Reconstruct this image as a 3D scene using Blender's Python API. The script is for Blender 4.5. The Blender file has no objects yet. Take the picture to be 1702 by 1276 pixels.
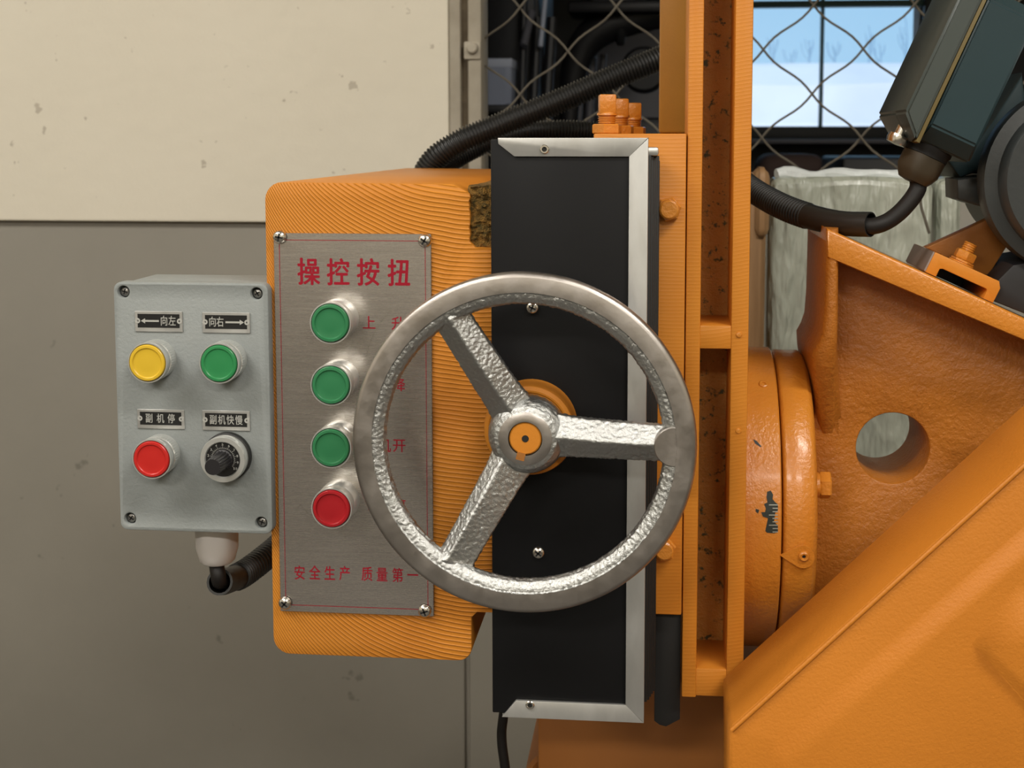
import bpy, bmesh, math, random
from mathutils import Vector, Matrix, noise
R_ = math.radians
random.seed(7)
S = bpy.context.scene
C = S.collection

# ------------------------------------------------------------------ camera
F, PPX, PPY = 2150.0, 890.0, 430.0          # focal length and optical centre in pixels of the 1702x1276 frame
CAM = Vector((0.0, -0.88, 1.35))
PITCH = math.atan(198.0 / F)
YAW = math.atan(210.0 / F * math.cos(PITCH))
cd = bpy.data.cameras.new('camera'); cam = bpy.data.objects.new('camera', cd); C.objects.link(cam)
cam.location = CAM
cam.rotation_euler = (math.pi/2 - PITCH, 0, YAW)
cd.sensor_width = 36.0
cd.lens = F * 36.0 / 1702.0
cd.shift_x = (851 - PPX) / 1702.0
cd.shift_y = (PPY - 638) / 1702.0
cd.clip_start = 0.02; cd.clip_end = 300
cd.dof.use_dof = True
cd.dof.focus_distance = 0.87
cd.dof.aperture_fstop = 17.0
S.camera = cam

# ------------------------------------------------------------------ world, lamps, exposure
w = bpy.data.worlds.new('sky'); S.world = w; w.use_nodes = True
bg = w.node_tree.nodes['Background']
bg.inputs['Color'].default_value = (0.40, 0.69, 0.98, 1)
bg.inputs['Strength'].default_value = 1.0
def sun(name, rot, energy, col):
    d = bpy.data.lights.new(name, 'SUN'); d.energy = energy; d.color = col; d.angle = R_(4)
    o = bpy.data.objects.new(name, d); C.objects.link(o); o.rotation_euler = rot
sun('snow_fill_sun', (R_(50), 0, R_(12)), 1.9, (1.0, 0.93, 0.86))  # sun lamp added to turn the bluish snow whiter under an overcast sky
def area(name, loc, size, power, col, rot=(0, 0, 0)):
    d = bpy.data.lights.new(name, 'AREA'); d.shape = 'RECTANGLE'; d.size, d.size_y = size
    d.energy = power; d.color = col
    o = bpy.data.objects.new(name, d); C.objects.link(o); o.location = loc; o.rotation_euler = rot
area('ceiling_and_fill_lamp', (1.30, -1.25, 3.05), (1.3, 0.35), 50, (1.0, 0.95, 0.87))
area('ceiling_and_fill_lamp', (-1.35, -1.35, 3.05), (1.3, 0.35), 33, (1.0, 0.95, 0.87))
area('ceiling_and_fill_lamp', (-2.00, -0.90, 3.05), (1.3, 0.35), 28, (1.0, 0.95, 0.87))  # fill lamp added to brighten the wall more than the machine front
area('ceiling_and_fill_lamp', (1.10, -3.60, 3.05), (1.3, 0.35), 72, (1.0, 0.95, 0.87))  # added back-row fill: low frontal light for lower walls and wheel rim
area('ceiling_and_fill_lamp', (-1.30, -3.60, 3.05), (1.3, 0.35), 74, (1.0, 0.95, 0.87))  # second added back-row fill, lifts the shadows from the front
vs = S.view_settings
vs.view_transform = 'Standard'; vs.look = 'None'; vs.gamma = 1.0; vs.use_curve_mapping = False
vs.exposure = 0.0
S.cycles.max_bounces = 8; S.cycles.diffuse_bounces = 4; S.cycles.glossy_bounces = 4; S.cycles.transparent_max_bounces = 8
S.cycles.caustics_reflective = False; S.cycles.caustics_refractive = False

# ------------------------------------------------------------------ pixel -> point on a plane of known depth
_m = cam.rotation_euler.to_matrix()
_rt, _up, _fw = _m @ Vector((1, 0, 0)), _m @ Vector((0, 1, 0)), _m @ Vector((0, 0, -1))
def W(px, py, Y):
    d = _fw * F + _rt * (px - PPX) + _up * (PPY - py)
    return CAM + d * ((Y - CAM.y) / d.y)
def rect(x0, y0, x1, y1, Y):
    xm, ym = (x0 + x1) / 2, (y0 + y1) / 2
    return W(x0, ym, Y).x, W(x1, ym, Y).x, W(xm, y1, Y).z, W(xm, y0, Y).z
def mm(Y, px=1000, py=700): return (W(px+50, py, Y) - W(px-50, py, Y)).length / 100     # metres per pixel at depth Y

# ------------------------------------------------------------------ materials
M = {}
def mat(name, col, rough=0.5, metal=0.0, var=None, vscale=6.0, bump=None, spots=None, coat=0.0, spec=0.5, detail=6, rvar=0.0, stretch=None):
    """col; var = second colour mixed in by noise; bump = [(scale, strength, distance)...]; spots = (colour, scale, threshold)"""
    m = bpy.data.materials.new(name); m.use_nodes = True
    nt = m.node_tree; N = nt.nodes; L = nt.links
    b = N['Principled BSDF']
    b.inputs['Base Color'].default_value = (*col, 1)
    b.inputs['Roughness'].default_value = rough
    b.inputs['Metallic'].default_value = metal
    b.inputs['Specular IOR Level'].default_value = spec
    b.inputs['Coat Weight'].default_value = coat
    b.inputs['Coat Roughness'].default_value = 0.15
    tc = N.new('ShaderNodeTexCoord'); vec = tc.outputs['Object']
    if stretch:
        mp = N.new('ShaderNodeMapping'); mp.inputs['Scale'].default_value = stretch
        L.new(vec, mp.inputs['Vector']); vec = mp.outputs['Vector']
    def nz(scale, det=detail, r=0.6):
        n = N.new('ShaderNodeTexNoise'); n.inputs['Scale'].default_value = scale
        n.inputs['Detail'].default_value = det; n.inputs['Roughness'].default_value = r
        L.new(vec, n.inputs['Vector']); return n.outputs['Fac']
    cur = None
    if var:
        r = N.new('ShaderNodeValToRGB'); r.color_ramp.elements[0].position = .35; r.color_ramp.elements[1].position = .68
        r.color_ramp.elements[0].color = (*col, 1); r.color_ramp.elements[1].color = (*var, 1)
        L.new(nz(vscale), r.inputs['Fac']); cur = r.outputs['Color']
    for sp in (spots or []):
        r = N.new('ShaderNodeValToRGB'); r.color_ramp.elements[0].position = sp[2]; r.color_ramp.elements[1].position = min(1, sp[2] + sp[3])
        r.color_ramp.elements[0].color = (0, 0, 0, 1); r.color_ramp.elements[1].color = (1, 1, 1, 1)
        L.new(nz(sp[1], 3), r.inputs['Fac'])
        mx = N.new('ShaderNodeMix'); mx.data_type = 'RGBA'
        L.new(r.outputs['Color'], mx.inputs['Factor'])
        if cur is None: mx.inputs['A'].default_value = (*col, 1)
        else: L.new(cur, mx.inputs['A'])
        mx.inputs['B'].default_value = (*sp[0], 1); cur = mx.outputs['Result']
    if cur is not None: L.new(cur, b.inputs['Base Color'])
    if rvar:
        mr = N.new('ShaderNodeMapRange'); mr.inputs['To Min'].default_value = max(0.02, rough - rvar); mr.inputs['To Max'].default_value = rough + rvar
        mr.inputs['From Min'].default_value = .3; mr.inputs['From Max'].default_value = .7
        L.new(nz(vscale * 2.3), mr.inputs['Value']); L.new(mr.outputs['Result'], b.inputs['Roughness'])
    prev = None
    for bp in (bump or []):
        bn = N.new('ShaderNodeBump'); bn.inputs['Strength'].default_value = bp[1]; bn.inputs['Distance'].default_value = bp[2]
        L.new(nz(bp[0], 3), bn.inputs['Height'])
        if prev: L.new(prev, bn.inputs['Normal'])
        prev = bn.outputs['Normal']
    if prev: L.new(prev, b.inputs['Normal'])
    M[name] = m; return m

OR = (0.60, 0.225, 0.026); OR2 = (0.53, 0.185, 0.021)
mat('orange', OR, .38, spec=.3, var=OR2, vscale=9, bump=[(420, .25, .0006), (60, .15, .001)])
mat('orange_cast', (0.46, 0.160, 0.018), .42, var=(0.37, 0.125, 0.015), vscale=22, bump=[(230, .55, .0022), (900, .3, .0008)])
mat('orange_gloss', OR, .24, var=OR2, vscale=12, bump=[(330, .42, .0016), (45, .2, .001)], coat=.3)
mat('orange_sheet', (0.56, 0.195, 0.022), .42, spec=.3, var=(0.50, 0.17, 0.018), vscale=7, bump=[(480, .35, .0010), (25, .08, .001)])
mat('orange_dirty', (0.50, 0.215, 0.030), .55, var=(0.38, 0.165, 0.025), vscale=30, bump=[(300, .7, .002), (1100, .4, .0008)],
    spots=[((0.06, 0.055, 0.012), 170, .585, .10)])
mat('moss', (0.38, 0.19, 0.03), .85, var=(0.08, 0.06, 0.012), vscale=260, bump=[(900, 1.0, .004)])
mat('orange_base_shaded', (0.36, 0.125, 0.015), .5, var=(0.31, 0.105, 0.013), vscale=6)  # orange darkened to hold the shade under the column and cover
mat('ochre', (0.38, 0.17, 0.018), .5, var=(0.32, 0.14, 0.016), vscale=14, bump=[(500, .2, .0006)])
mat('black_sheet', (0.010, 0.010, 0.0105), .40, rvar=.05, vscale=10, spec=.12, bump=[(900, .06, .0004)])
mat('rubber', (0.010, 0.010, 0.010), .55, bump=[(300, .1, .0005)])
mat('conduit', (0.014, 0.014, 0.013), .42)
mat('cable', (0.010, 0.008, 0.007), .55, spec=.3)
mat('alu', (0.60, 0.60, 0.58), .40, metal=.75, var=(0.50, 0.50, 0.485), vscale=40, rvar=.08, bump=[(300, .06, .0004)], stretch=(1, 1, .35))
mat('plate', (0.62, 0.575, 0.54), .27, metal=.95, var=(0.575, 0.535, 0.505), vscale=700, rvar=.03, stretch=(.03, 1, 1))
mat('chrome', (0.66, 0.63, 0.57), .22, metal=1.0)
mat('bezel', (0.80, 0.81, 0.78), .28, metal=.75)
mat('steel_dark', (0.32, 0.31, 0.29), .35, metal=1.0, bump=[(500, .3, .001)])
mat('rim_steel', (0.50, 0.465, 0.435), .38, metal=1.0, var=(0.40, 0.365, 0.335), vscale=30, rvar=.10, bump=[(260, .12, .0006)])
mat('cast_silver', (0.49, 0.495, 0.485), .33, metal=1.0, bump=[(1300, .5, .0008)])
mat('slot_black', (0.006, 0.006, 0.006), .7)
mat('box_grey', (0.265, 0.285, 0.28), .5, var=(0.245, 0.265, 0.26), vscale=18, bump=[(480, .35, .0010)], spec=.4)
mat('green', (0.028, 0.185, 0.072), .32)
mat('green_light', (0.026, 0.225, 0.072), .32)
mat('yellow', (0.66, 0.43, 0.028), .34)
mat('red', (0.50, 0.018, 0.014), .32)
mat('red_dark', (0.39, 0.009, 0.015), .34)
mat('print_red', (0.30, 0.008, 0.022), .55, spec=.2)
mat('print_silver', (0.50, 0.50, 0.47), .4, metal=.3)
mat('legend_black', (0.006, 0.006, 0.006), .45)
mat('white_plastic', (0.62, 0.58, 0.55), .4)
mat('dial_black', (0.008, 0.008, 0.008), .4)
mat('knob_black', (0.016, 0.015, 0.017), .38)
mat('motor_blue', (0.017, 0.038, 0.044), .45, spec=.3, var=(0.015, 0.033, 0.038), vscale=8)  # blue green lowered to hold the shade the terminal box stands in
mat('motor_lid', (0.048, 0.060, 0.055), .32, bump=[(90, .08, .001)])  # lid colour lowered with the box, shade put into it too
mat('motor_grey', (0.030, 0.034, 0.034), .42, var=(0.026, 0.030, 0.030), vscale=8, bump=[(200, .15, .001)])
mat('gasket', (0.15, 0.11, 0.035), .6)
mat('gland_brown', (0.045, 0.033, 0.018), .5)
mat('orange_dark_foot', (0.36, 0.135, 0.02), .5, var=(0.27, 0.10, 0.018), vscale=14, bump=[(250, .3, .0012)])
mat('bare_metal', (0.40, 0.34, 0.32), .4, metal=.5, var=(.3, .26, .24), vscale=30)
mat('paint_chip', (0.012, 0.018, 0.014), .5)
mat('chip_silver', (0.36, 0.38, 0.34), .4, metal=.4)
mat('wall_cream', (0.79, 0.74, 0.62), .75, var=(0.755, 0.705, 0.585), vscale=2.2, bump=[(28, .25, .004), (200, .1, .001)],
    spots=[((0.54, 0.49, 0.40), 36, .688, .025)])
mat('wall_grey', (0.235, 0.218, 0.182), .6, var=(0.208, 0.193, 0.160), vscale=2.4, bump=[(14, .22, .004)],
    spots=[((0.15, 0.138, 0.113), 24, .685, .04), ((0.30, 0.28, 0.235), 8, .74, .05)])
mat('post', (0.40, 0.36, 0.29), .7, var=(0.30, 0.265, 0.205), vscale=12, bump=[(60, .3, .003)])
mat('post_groove', (0.16, 0.125, 0.08), .85, var=(0.09, 0.068, 0.042), vscale=25, bump=[(70, .6, .004)])
mat('ceiling_white', (0.72, 0.70, 0.66), .8)
mat('floor_concrete', (0.075, 0.071, 0.064), .6, var=(0.062, 0.058, 0.052), vscale=3)
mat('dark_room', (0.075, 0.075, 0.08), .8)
mat('dark_floor', (0.05, 0.05, 0.05), .8)
mat('junk_black', (0.012, 0.012, 0.014), .5)
mat('junk_grey', (0.12, 0.12, 0.14), .5)
mat('carton', (0.30, 0.34, 0.45), .6)
mat('carton_edge', (0.50, 0.55, 0.68), .6)
mat('window_frame', (0.030, 0.034, 0.036), .5)
mat('muntin', (0.10, 0.20, 0.19), .5)
mat('wire', (0.125, 0.110, 0.085), .65, var=(0.09, 0.075, 0.055), vscale=30)
mat('sack', (0.11, 0.07, 0.06), .8)
mat('snow', (0.86, 0.85, 0.88), .8, var=(0.72, 0.73, 0.80), vscale=.8)
mat('snow_shade', (0.50, 0.52, 0.62), .8)
mat('bark', (0.30, 0.46, 0.60), .9)
mat('wood', (0.33, 0.19, 0.085), .55, var=(0.22, 0.12, 0.05), vscale=20, stretch=(4, 4, .3))
# clear stretch wrap over boards: pale green grey, creased
mat('wrap', (0.40, 0.42, 0.35), .30, var=(0.33, 0.355, 0.295), vscale=7, bump=[(11, 1.0, .035), (34, .6, .010)], coat=.5, stretch=(1.7, 1, .5))
mat('wrap_edge', (0.62, 0.66, 0.66), .3, bump=[(40, .6, .006)], coat=.4)
m = bpy.data.materials.new('glass'); m.use_nodes = True; nt = m.node_tree; nt.nodes.clear()
o_ = nt.nodes.new('ShaderNodeOutputMaterial'); mx = nt.nodes.new('ShaderNodeMixShader'); t_ = nt.nodes.new('ShaderNodeBsdfTransparent'); g_ = nt.nodes.new('ShaderNodeBsdfGlossy')
g_.inputs['Roughness'].default_value = .02; mx.inputs[0].default_value = .05; t_.inputs[0].default_value = (.97, .985, .99, 1)
nt.links.new(t_.outputs[0], mx.inputs[1]); nt.links.new(g_.outputs[0], mx.inputs[2]); nt.links.new(mx.outputs[0], o_.inputs[0]); M['glass'] = m

def ridged(name, xc, period, rad, kind, strength=.55, dist=.0009):
    """orange paint over the grooves a milling cutter leaves: equal arcs stepped along the feed (height = wave of z + arc(x))"""
    m = mat(name, OR, .40, spec=.3, var=OR2, vscale=9)
    nt = m.node_tree; N = nt.nodes; L = nt.links; b = N['Principled BSDF']
    g = N.new('ShaderNodeNewGeometry'); s = N.new('ShaderNodeSeparateXYZ'); L.new(g.outputs['Position'], s.inputs[0])
    def ma(op, a, c=None, d=None):
        n = N.new('ShaderNodeMath'); n.operation = op
        for i, v in enumerate((a, c, d)):
            if v is None: continue
            if isinstance(v, (int, float)): n.inputs[i].default_value = v
            else: L.new(v, n.inputs[i])
        return n.outputs[0]
    nzn = N.new('ShaderNodeTexNoise'); nzn.inputs['Scale'].default_value = 16; nzn.inputs['Detail'].default_value = 2
    L.new(g.outputs['Position'], nzn.inputs['Vector'])
    dx = ma('SUBTRACT', s.outputs['X'], xc)
    arc = ma('SQRT', ma('MAXIMUM', ma('SUBTRACT', rad*rad, ma('MULTIPLY', dx, dx)), 1e-5))
    v = ma('ADD', s.outputs['Z'], arc) if kind > 0 else ma('SUBTRACT', s.outputs['Z'], arc)
    v = ma('ADD', v, ma('MULTIPLY', nzn.outputs['Fac'], .006))
    ph = ma('FRACT', ma('DIVIDE', v, period))
    h = ma('POWER', ma('ABSOLUTE', ma('SUBTRACT', ma('MULTIPLY', ph, 2.0), 1.0)), 3.2)
    nz2 = N.new('ShaderNodeTexNoise'); nz2.inputs['Scale'].default_value = 500; L.new(g.outputs['Position'], nz2.inputs['Vector'])
    h = ma('ADD', h, ma('MULTIPLY', nz2.outputs['Fac'], .25))
    bn = N.new('ShaderNodeBump'); bn.inputs['Strength'].default_value = strength; bn.inputs['Distance'].default_value = dist
    L.new(h, bn.inputs['Height']); L.new(bn.outputs['Normal'], b.inputs['Normal'])
    return m
ridged('orange_milled', W(800, 700, 0).x, .0032, .168, 1)
ridged('orange_milled_fine', W(1110, 700, 0).x, .0026, .30, 1, .15, .0005)

# ------------------------------------------------------------------ mesh helpers
ORG = {}
def box(bm, x0, x1, y0, y1, z0, z1, bev=0.0, seg=2, mi=0, rot=None, piv=None):
    t = bmesh.new()
    bmesh.ops.create_cube(t, size=1)
    for v in t.verts:
        v.co = Vector(((x0+x1)/2 + v.co.x*(x1-x0), (y0+y1)/2 + v.co.y*(y1-y0), (z0+z1)/2 + v.co.z*(z1-z0)))
    if bev > 0: bmesh.ops.bevel(t, geom=t.edges[:], offset=bev, segments=seg, affect='EDGES', profile=.5)
    if rot:
        bmesh.ops.rotate(t, verts=t.verts[:], cent=piv or Vector(((x0+x1)/2, (y0+y1)/2, (z0+z1)/2)), matrix=rot)
    join(bm, t, mi)
def join(bm, t, mi=None):
    me = bpy.data.meshes.new('t'); 
    if mi is not None:
        for f in t.faces: f.material_index = mi
    t.to_mesh(me); t.free(); bm.from_mesh(me); bpy.data.meshes.remove(me)
def frame(axis):
    a = Vector(axis).normalized()
    u = a.orthogonal().normalized(); return a, u, a.cross(u)
def lathe(bm, o, axis, prof, seg=32, mi=0, u=None, rfun=None, mis=None):
    """prof: (radius, distance along axis) pairs; a radius of 0 closes the end"""
    a, uu, vv = frame(axis)
    if u is not None: uu = Vector(u); vv = a.cross(uu)
    t = bmesh.new(); rings = []
    for r, h in prof:
        c = Vector(o) + a*h
        if r <= 1e-7: rings.append([t.verts.new(c)]); continue
        ring = []
        for i in range(seg):
            th = 2*math.pi*i/seg; k = rfun(th, r, h) if rfun else r
            ring.append(t.verts.new(c + uu*(k*math.cos(th)) + vv*(k*math.sin(th))))
        rings.append(ring)
    for n, (A, B) in enumerate(zip(rings, rings[1:])):
        for i in range(seg):
            j = (i+1) % seg
            if len(A) == 1 and len(B) == 1: break
            vsq = [A[0], B[j], B[i]] if len(A) == 1 else ([A[i], A[j], B[0]] if len(B) == 1 else [A[i], A[j], B[j], B[i]])
            f = t.faces.new(vsq); f.material_index = mis[n] if mis else mi
    bmesh.ops.recalc_face_normals(t, faces=t.faces[:])
    join(bm, t)
def cyl(bm, p0, p1, r0, r1=None, seg=24, mi=0, bev=0.0):
    p0, p1 = Vector(p0), Vector(p1); r1 = r0 if r1 is None else r1; L = (p1-p0).length
    if bev: prof = [(0, 0), (r0-bev, 0), (r0, bev), (r1, L-bev), (r1-bev, L), (0, L)]
    else: prof = [(0, 0), (r0, 0), (r1, L), (0, L)]
    lathe(bm, p0, p1-p0, prof, seg, mi)
def hexa(bm, p0, p1, r, mi=0, bev=.0008, u=None): # hexagonal prism with turned corners
    p0, p1 = Vector(p0), Vector(p1); L = (p1-p0).length
    lathe(bm, p0, p1-p0, [(0, 0), (r*.93, 0), (r, bev), (r, L-bev), (r*.9, L), (0, L)], 6, mi, u=u)
def prism(bm, loops, y0, y1, bev=0.0, mi=0):
    """loops of (x, z): the first the outline, more are holes; extruded in y"""
    cu = bpy.data.curves.new('c', 'CURVE'); cu.dimensions = '2D'; cu.fill_mode = 'BOTH'
    cu.extrude = max((y1-y0)/2 - bev, 1e-5); cu.bevel_depth = bev; cu.bevel_resolution = 1; cu.offset = -bev
    for lp in loops:
        sp = cu.splines.new('POLY'); sp.points.add(len(lp)-1); sp.use_cyclic_u = True
        for p, q in zip(sp.points, lp): p.co = (q[0], q[1], 0, 1)
    o = bpy.data.objects.new('c', cu); C.objects.link(o)
    bpy.context.view_layer.update()
    me = bpy.data.meshes.new_from_object(o.evaluated_get(bpy.context.evaluated_depsgraph_get()))
    bpy.data.objects.remove(o); bpy.data.curves.remove(cu)
    t = bmesh.new(); t.from_mesh(me); bpy.data.meshes.remove(me)
    for v in t.verts: v.co = Vector((v.co.x, (y0+y1)/2 + v.co.z, v.co.y))
    bmesh.ops.remove_doubles(t, verts=t.verts[:], dist=1e-6)
    bmesh.ops.recalc_face_normals(t, faces=t.faces[:])
    join(bm, t, mi)
def roundrect(x0, x1, z0, z1, r, n=5):
    pts = []
    for cx, cz, a0 in ((x1-r, z1-r, 0), (x0+r, z1-r, 90), (x0+r, z0+r, 180), (x1-r, z0+r, 270)):
        for k in range(n+1):
            a = R_(a0 + 90*k/n); pts.append((cx + r*math.cos(a), cz + r*math.sin(a)))
    return pts
def circle(cx, cz, r, n=40): return [(cx + r*math.cos(2*math.pi*i/n), cz + r*math.sin(2*math.pi*i/n)) for i in range(n)]
def spline(pts, step):
    P = [Vector(p) for p in pts]; P = [P[0]*2-P[1]] + P + [P[-1]*2-P[-2]]; out = []
    for i in range(1, len(P)-2):
        a, b, c, d = P[i-1:i+3]; n = max(2, int((c-b).length/step*1.3))
        for k in range(n):
            t = k/n
            out.append(.5*((2*b) + (c-a)*t + (2*a-5*b+4*c-d)*t*t + (3*b-a-3*c+d)*t**3))
    out.append(P[-2])
    # even spacing
    res = [out[0]]; acc = 0
    for p, q in zip(out, out[1:]):
        L = (q-p).length; 
        while acc + L >= step and L > 1e-9:
            p = p + (q-p)*((step-acc)/L); res.append(p.copy()); L = (q-p).length; acc = 0
        acc += L
    return res
def tube(bm, pts, rad, step=.004, seg=14, mi=0, hollow=None, raw=False):
    """rad: number or function of arc length; hollow = (inner radius, depth) opens the last end"""
    P = [Vector(p) for p in pts] if raw else spline(pts, step)
    t = bmesh.new(); rings = []; tg = (P[1]-P[0]).normalized(); u = tg.orthogonal().normalized(); s = 0
    seq = []
    for i, p in enumerate(P):
        n = (P[min(i+1, len(P)-1)] - P[max(i-1, 0)]).normalized()
        u = (u - n*u.dot(n)).normalized(); 
        if i: s += (p-P[i-1]).length
        seq.append((p, u.copy(), n.cross(u), rad(s) if callable(rad) else rad))
    if hollow:
        ri, dep = hollow; k = max(1, int(dep/step)); back = [q for q in seq[-k-1:]][::-1]
        seq += [(q[0], q[1], q[2], ri) for q in back]
    for p, a, b, r in seq: rings.append([t.verts.new(p + a*(r*math.cos(2*math.pi*i/seg)) + b*(r*math.sin(2*math.pi*i/seg))) for i in range(seg)])
    for A, B in zip(rings, rings[1:]):
        for i in range(seg): t.faces.new([A[i], A[(i+1) % seg], B[(i+1) % seg], B[i]])
    t.faces.new(rings[0][::-1]); t.faces.new(rings[-1])
    bmesh.ops.recalc_face_normals(t, faces=t.faces[:])
    join(bm, t, mi)
def corr(r, amp, pitch):     # corrugated conduit: flat-topped rings
    def f(s):
        k = math.sin(2*math.pi*s/pitch); return r + amp*max(-1, min(1, k*1.8))
    return f
def mk(name, bm, mats, parent=None, label=None, cat=None, group=None, kind=None, sharp=32, flat=False):
    me = bpy.data.meshes.new(name)
    if parent is not None: org = ORG[parent.name]
    else:
        lo = Vector((min(v.co[i] for v in bm.verts) for i in range(3))); hi = Vector((max(v.co[i] for v in bm.verts) for i in range(3)))
        org = Vector(((lo.x+hi.x)/2, (lo.y+hi.y)/2, lo.z))
    for v in bm.verts: v.co -= org
    bm.to_mesh(me); bm.free()
    for mm_ in (mats if isinstance(mats, (list, tuple)) else [mats]): me.materials.append(M[mm_])
    if not flat:
        me.polygons.foreach_set('use_smooth', [True]*len(me.polygons)); me.set_sharp_from_angle(angle=R_(sharp))
    o = bpy.data.objects.new(name, me); C.objects.link(o)
    if parent is not None: o.parent = parent
    else: o.location = org
    ORG[o.name] = org
    tag(o, label, cat, group, kind); return o
def tag(o, label=None, cat=None, group=None, kind=None):
    for k, v in (('label', label), ('category', cat), ('group', group), ('kind', kind)):
        if v: o[k] = v
def thing(name, loc, label, cat, group=None):
    o = bpy.data.objects.new(name, None); C.objects.link(o); o.location = loc; o.empty_display_size = .02
    ORG[o.name] = Vector(loc); tag(o, label, cat, group); return o
NB = bmesh.new

# text: each character is fitted to its own cell (x0, z0, width, height)
_ref = {}
def glyph(ch):
    if ch in _ref: return _ref[ch]
    cu = bpy.data.curves.new('t', 'FONT'); cu.body = ch; cu.size = 1; cu.resolution_u = 3
    o = bpy.data.objects.new('t', cu); C.objects.link(o); bpy.context.view_layer.update()
    me = bpy.data.meshes.new_from_object(o.evaluated_get(bpy.context.evaluated_depsgraph_get()))
    bpy.data.objects.remove(o); bpy.data.curves.remove(cu)
    vs_ = [tuple(v.co) for v in me.vertices]; fs = [tuple(p.vertices) for p in me.polygons]; bpy.data.meshes.remove(me)
    _ref[ch] = (vs_, fs); return _ref[ch]
_g = glyph('国')[0]
GX0, GX1 = min(v[0] for v in _g), max(v[0] for v in _g); GY0, GY1 = min(v[1] for v in _g), max(v[1] for v in _g)
def put_char(bm, ch, x0, z0, wd, ht, Y, bold=0.0, latin=False):
    vs_, fs = glyph(ch)
    if latin: a0, a1, b0, b1 = min(v[0] for v in vs_), max(v[0] for v in vs_), min(v[1] for v in vs_), max(v[1] for v in vs_)
    else: a0, a1, b0, b1 = GX0, GX1, GY0, GY1
    offs = [(0, 0)] + ([(bold, 0), (-bold, 0), (0, bold*.8), (0, -bold*.8)] if bold else [])
    for k, (ox, oz) in enumerate(offs):
        vv = [bm.verts.new((x0 + (v[0]-a0)/(a1-a0)*wd + ox, Y - k*4e-6, z0 + (v[1]-b0)/(b1-b0)*ht + oz)) for v in vs_]
        for f in fs:
            try: bm.faces.new([vv[i] for i in f])
            except ValueError: pass
def char_px(bm, ch, x0, y0, x1, y1, Y, bold=0.0, latin=False):
    a, b, c, d = rect(x0, y0, x1, y1, Y); put_char(bm, ch, a, c, b-a, d-c, Y, bold, latin)

# ================================================================== THE SETTING
YW = 1.0                                               # front of the partition wall behind the machine
def sbox(name, mat_, x0, x1, y0, y1, z0, z1, bev=0.0, label=None):
    b = NB(); box(b, x0, x1, y0, y1, z0, z1, bev); return mk(name, b, mat_, kind='structure', label=label)
XO = W(800, 200, YW).x                                  # left side of the wire mesh opening
ZC = W(300, 368, YW).z                                  # lower edge of the cream coat
ZS = W(900, 330, YW).z                                  # sill of the opening
XL, XR, YR = -3.4, 3.2, -5.5
sbox('floor', 'floor_concrete', XL-.1, XR+.1, YR-.1, 6.0, -.1, 0, label='grey concrete workshop floor')
sbox('ceiling', 'ceiling_white', XL-.1, XR+.1, YR-.1, 6.0, 3.2, 3.3, label='white workshop ceiling')
def two_tone(name, x0, x1, y0, y1, label):      # every wall of the workshop is cream above and grey below
    b = NB(); box(b, x0, x1, y0, y1, 0, ZC); box(b, x0, x1, y0, y1, ZC, 3.2, mi=1)
    mk(name, b, ['wall_grey', 'wall_cream'], kind='structure', label=label)
two_tone('wall_left', XL-.1, XL, YR, 6.0, 'left workshop wall, cream above and grey below')
two_tone('wall_right', XR, XR+.1, YR, 6.0, 'right workshop wall, cream above and grey below')
two_tone('wall_front', XL, XR, YR-.1, YR, 'workshop wall behind the camera, cream above and grey below')
XG = W(776, 1150, YW).x
b = NB(); box(b, XL, XG-.003, YW, YW+.12, 0, ZC+.01, .004); box(b, XG+.003, XR, YW+.004, YW+.12, 0, ZS, .004)
box(b, XG-.004, XG+.004, YW+.008, YW+.1, 0, ZS)
mk('wall_back', b, 'wall_grey', kind='structure', label='grey painted lower wall behind the machine')
XCR = W(746, 150, YW-.014).x
b = NB(); box(b, XL, XCR, YW-.014, YW+.12, ZC, 3.2, .005)
mk('wall_back_upper', b, 'wall_cream', kind='structure', label='cream plastered upper wall with small pits')
sbox('wall_back_lintel', 'wall_cream', XCR, XR, YW, YW+.12, 2.35, 3.2)
b = NB()
xa, xb, xc_, xd = [W(x, 150, YW-.01).x for x in (747, 766, 778, 801)]
box(b, xa, xb, YW-.012, YW+.06, ZS-.02, 2.35, .003); 
box(b, xc_, xd, YW-.014, YW+.06, ZS-.02, 2.35, .004)
tr = mk('trim_1', b, 'post', kind='structure', label='dusty beige steel post at the edge of the mesh opening')
b = NB(); box(b, xb-.001, xc_+.001, YW+.0, YW+.05, ZS-.02, 2.35); mk('groove', b, 'post_groove', tr)
b = NB(); c = W(785, 80, YW-.02); cyl(b, c+Vector((0, -.006, 0)), c+Vector((0, .012, 0)), .008, .010, 12, 0, .002)
box(b, c.x-.013, c.x+.012, c.y+.002, c.y+.012, c.z-.016, c.z+.010, .003)
mk('bolt', b, 'post', tr)
# far room behind the mesh
YF = 4.5
wx0, wx1, wz0, wz1 = rect(1165, -170, 1534, 210, YF)
b = NB()
box(b, XL, wx0, YF, YF+.2, 0, 3.2); box(b, wx1, XR, YF, YF+.2, 0, 3.2)
box(b, wx0, wx1, YF, YF+.2, 0, wz0); box(b, wx0, wx1, YF, YF+.2, wz1, 3.2)
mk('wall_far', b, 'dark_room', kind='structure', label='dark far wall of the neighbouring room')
wn = thing('window_1', ((wx0+wx1)/2, YF, wz0), 'bright window of the neighbouring room looking onto snow', 'window'); del wn['category']; wn['kind'] = 'structure'
b = NB()
t = .035
box(b, wx0, wx1, YF-.03, YF+.08, wz0-.055, wz0, .004); box(b, wx0, wx1, YF-.03, YF+.08, wz1, wz1+.05, .004)
box(b, wx0-t, wx0, YF-.03, YF+.08, wz0-.055, wz1+.05, .004); box(b, wx1, wx1+t, YF-.03, YF+.08, wz0-.055, wz1+.05, .004)
mk('window_frame', b, 'window_frame', wn)
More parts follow.
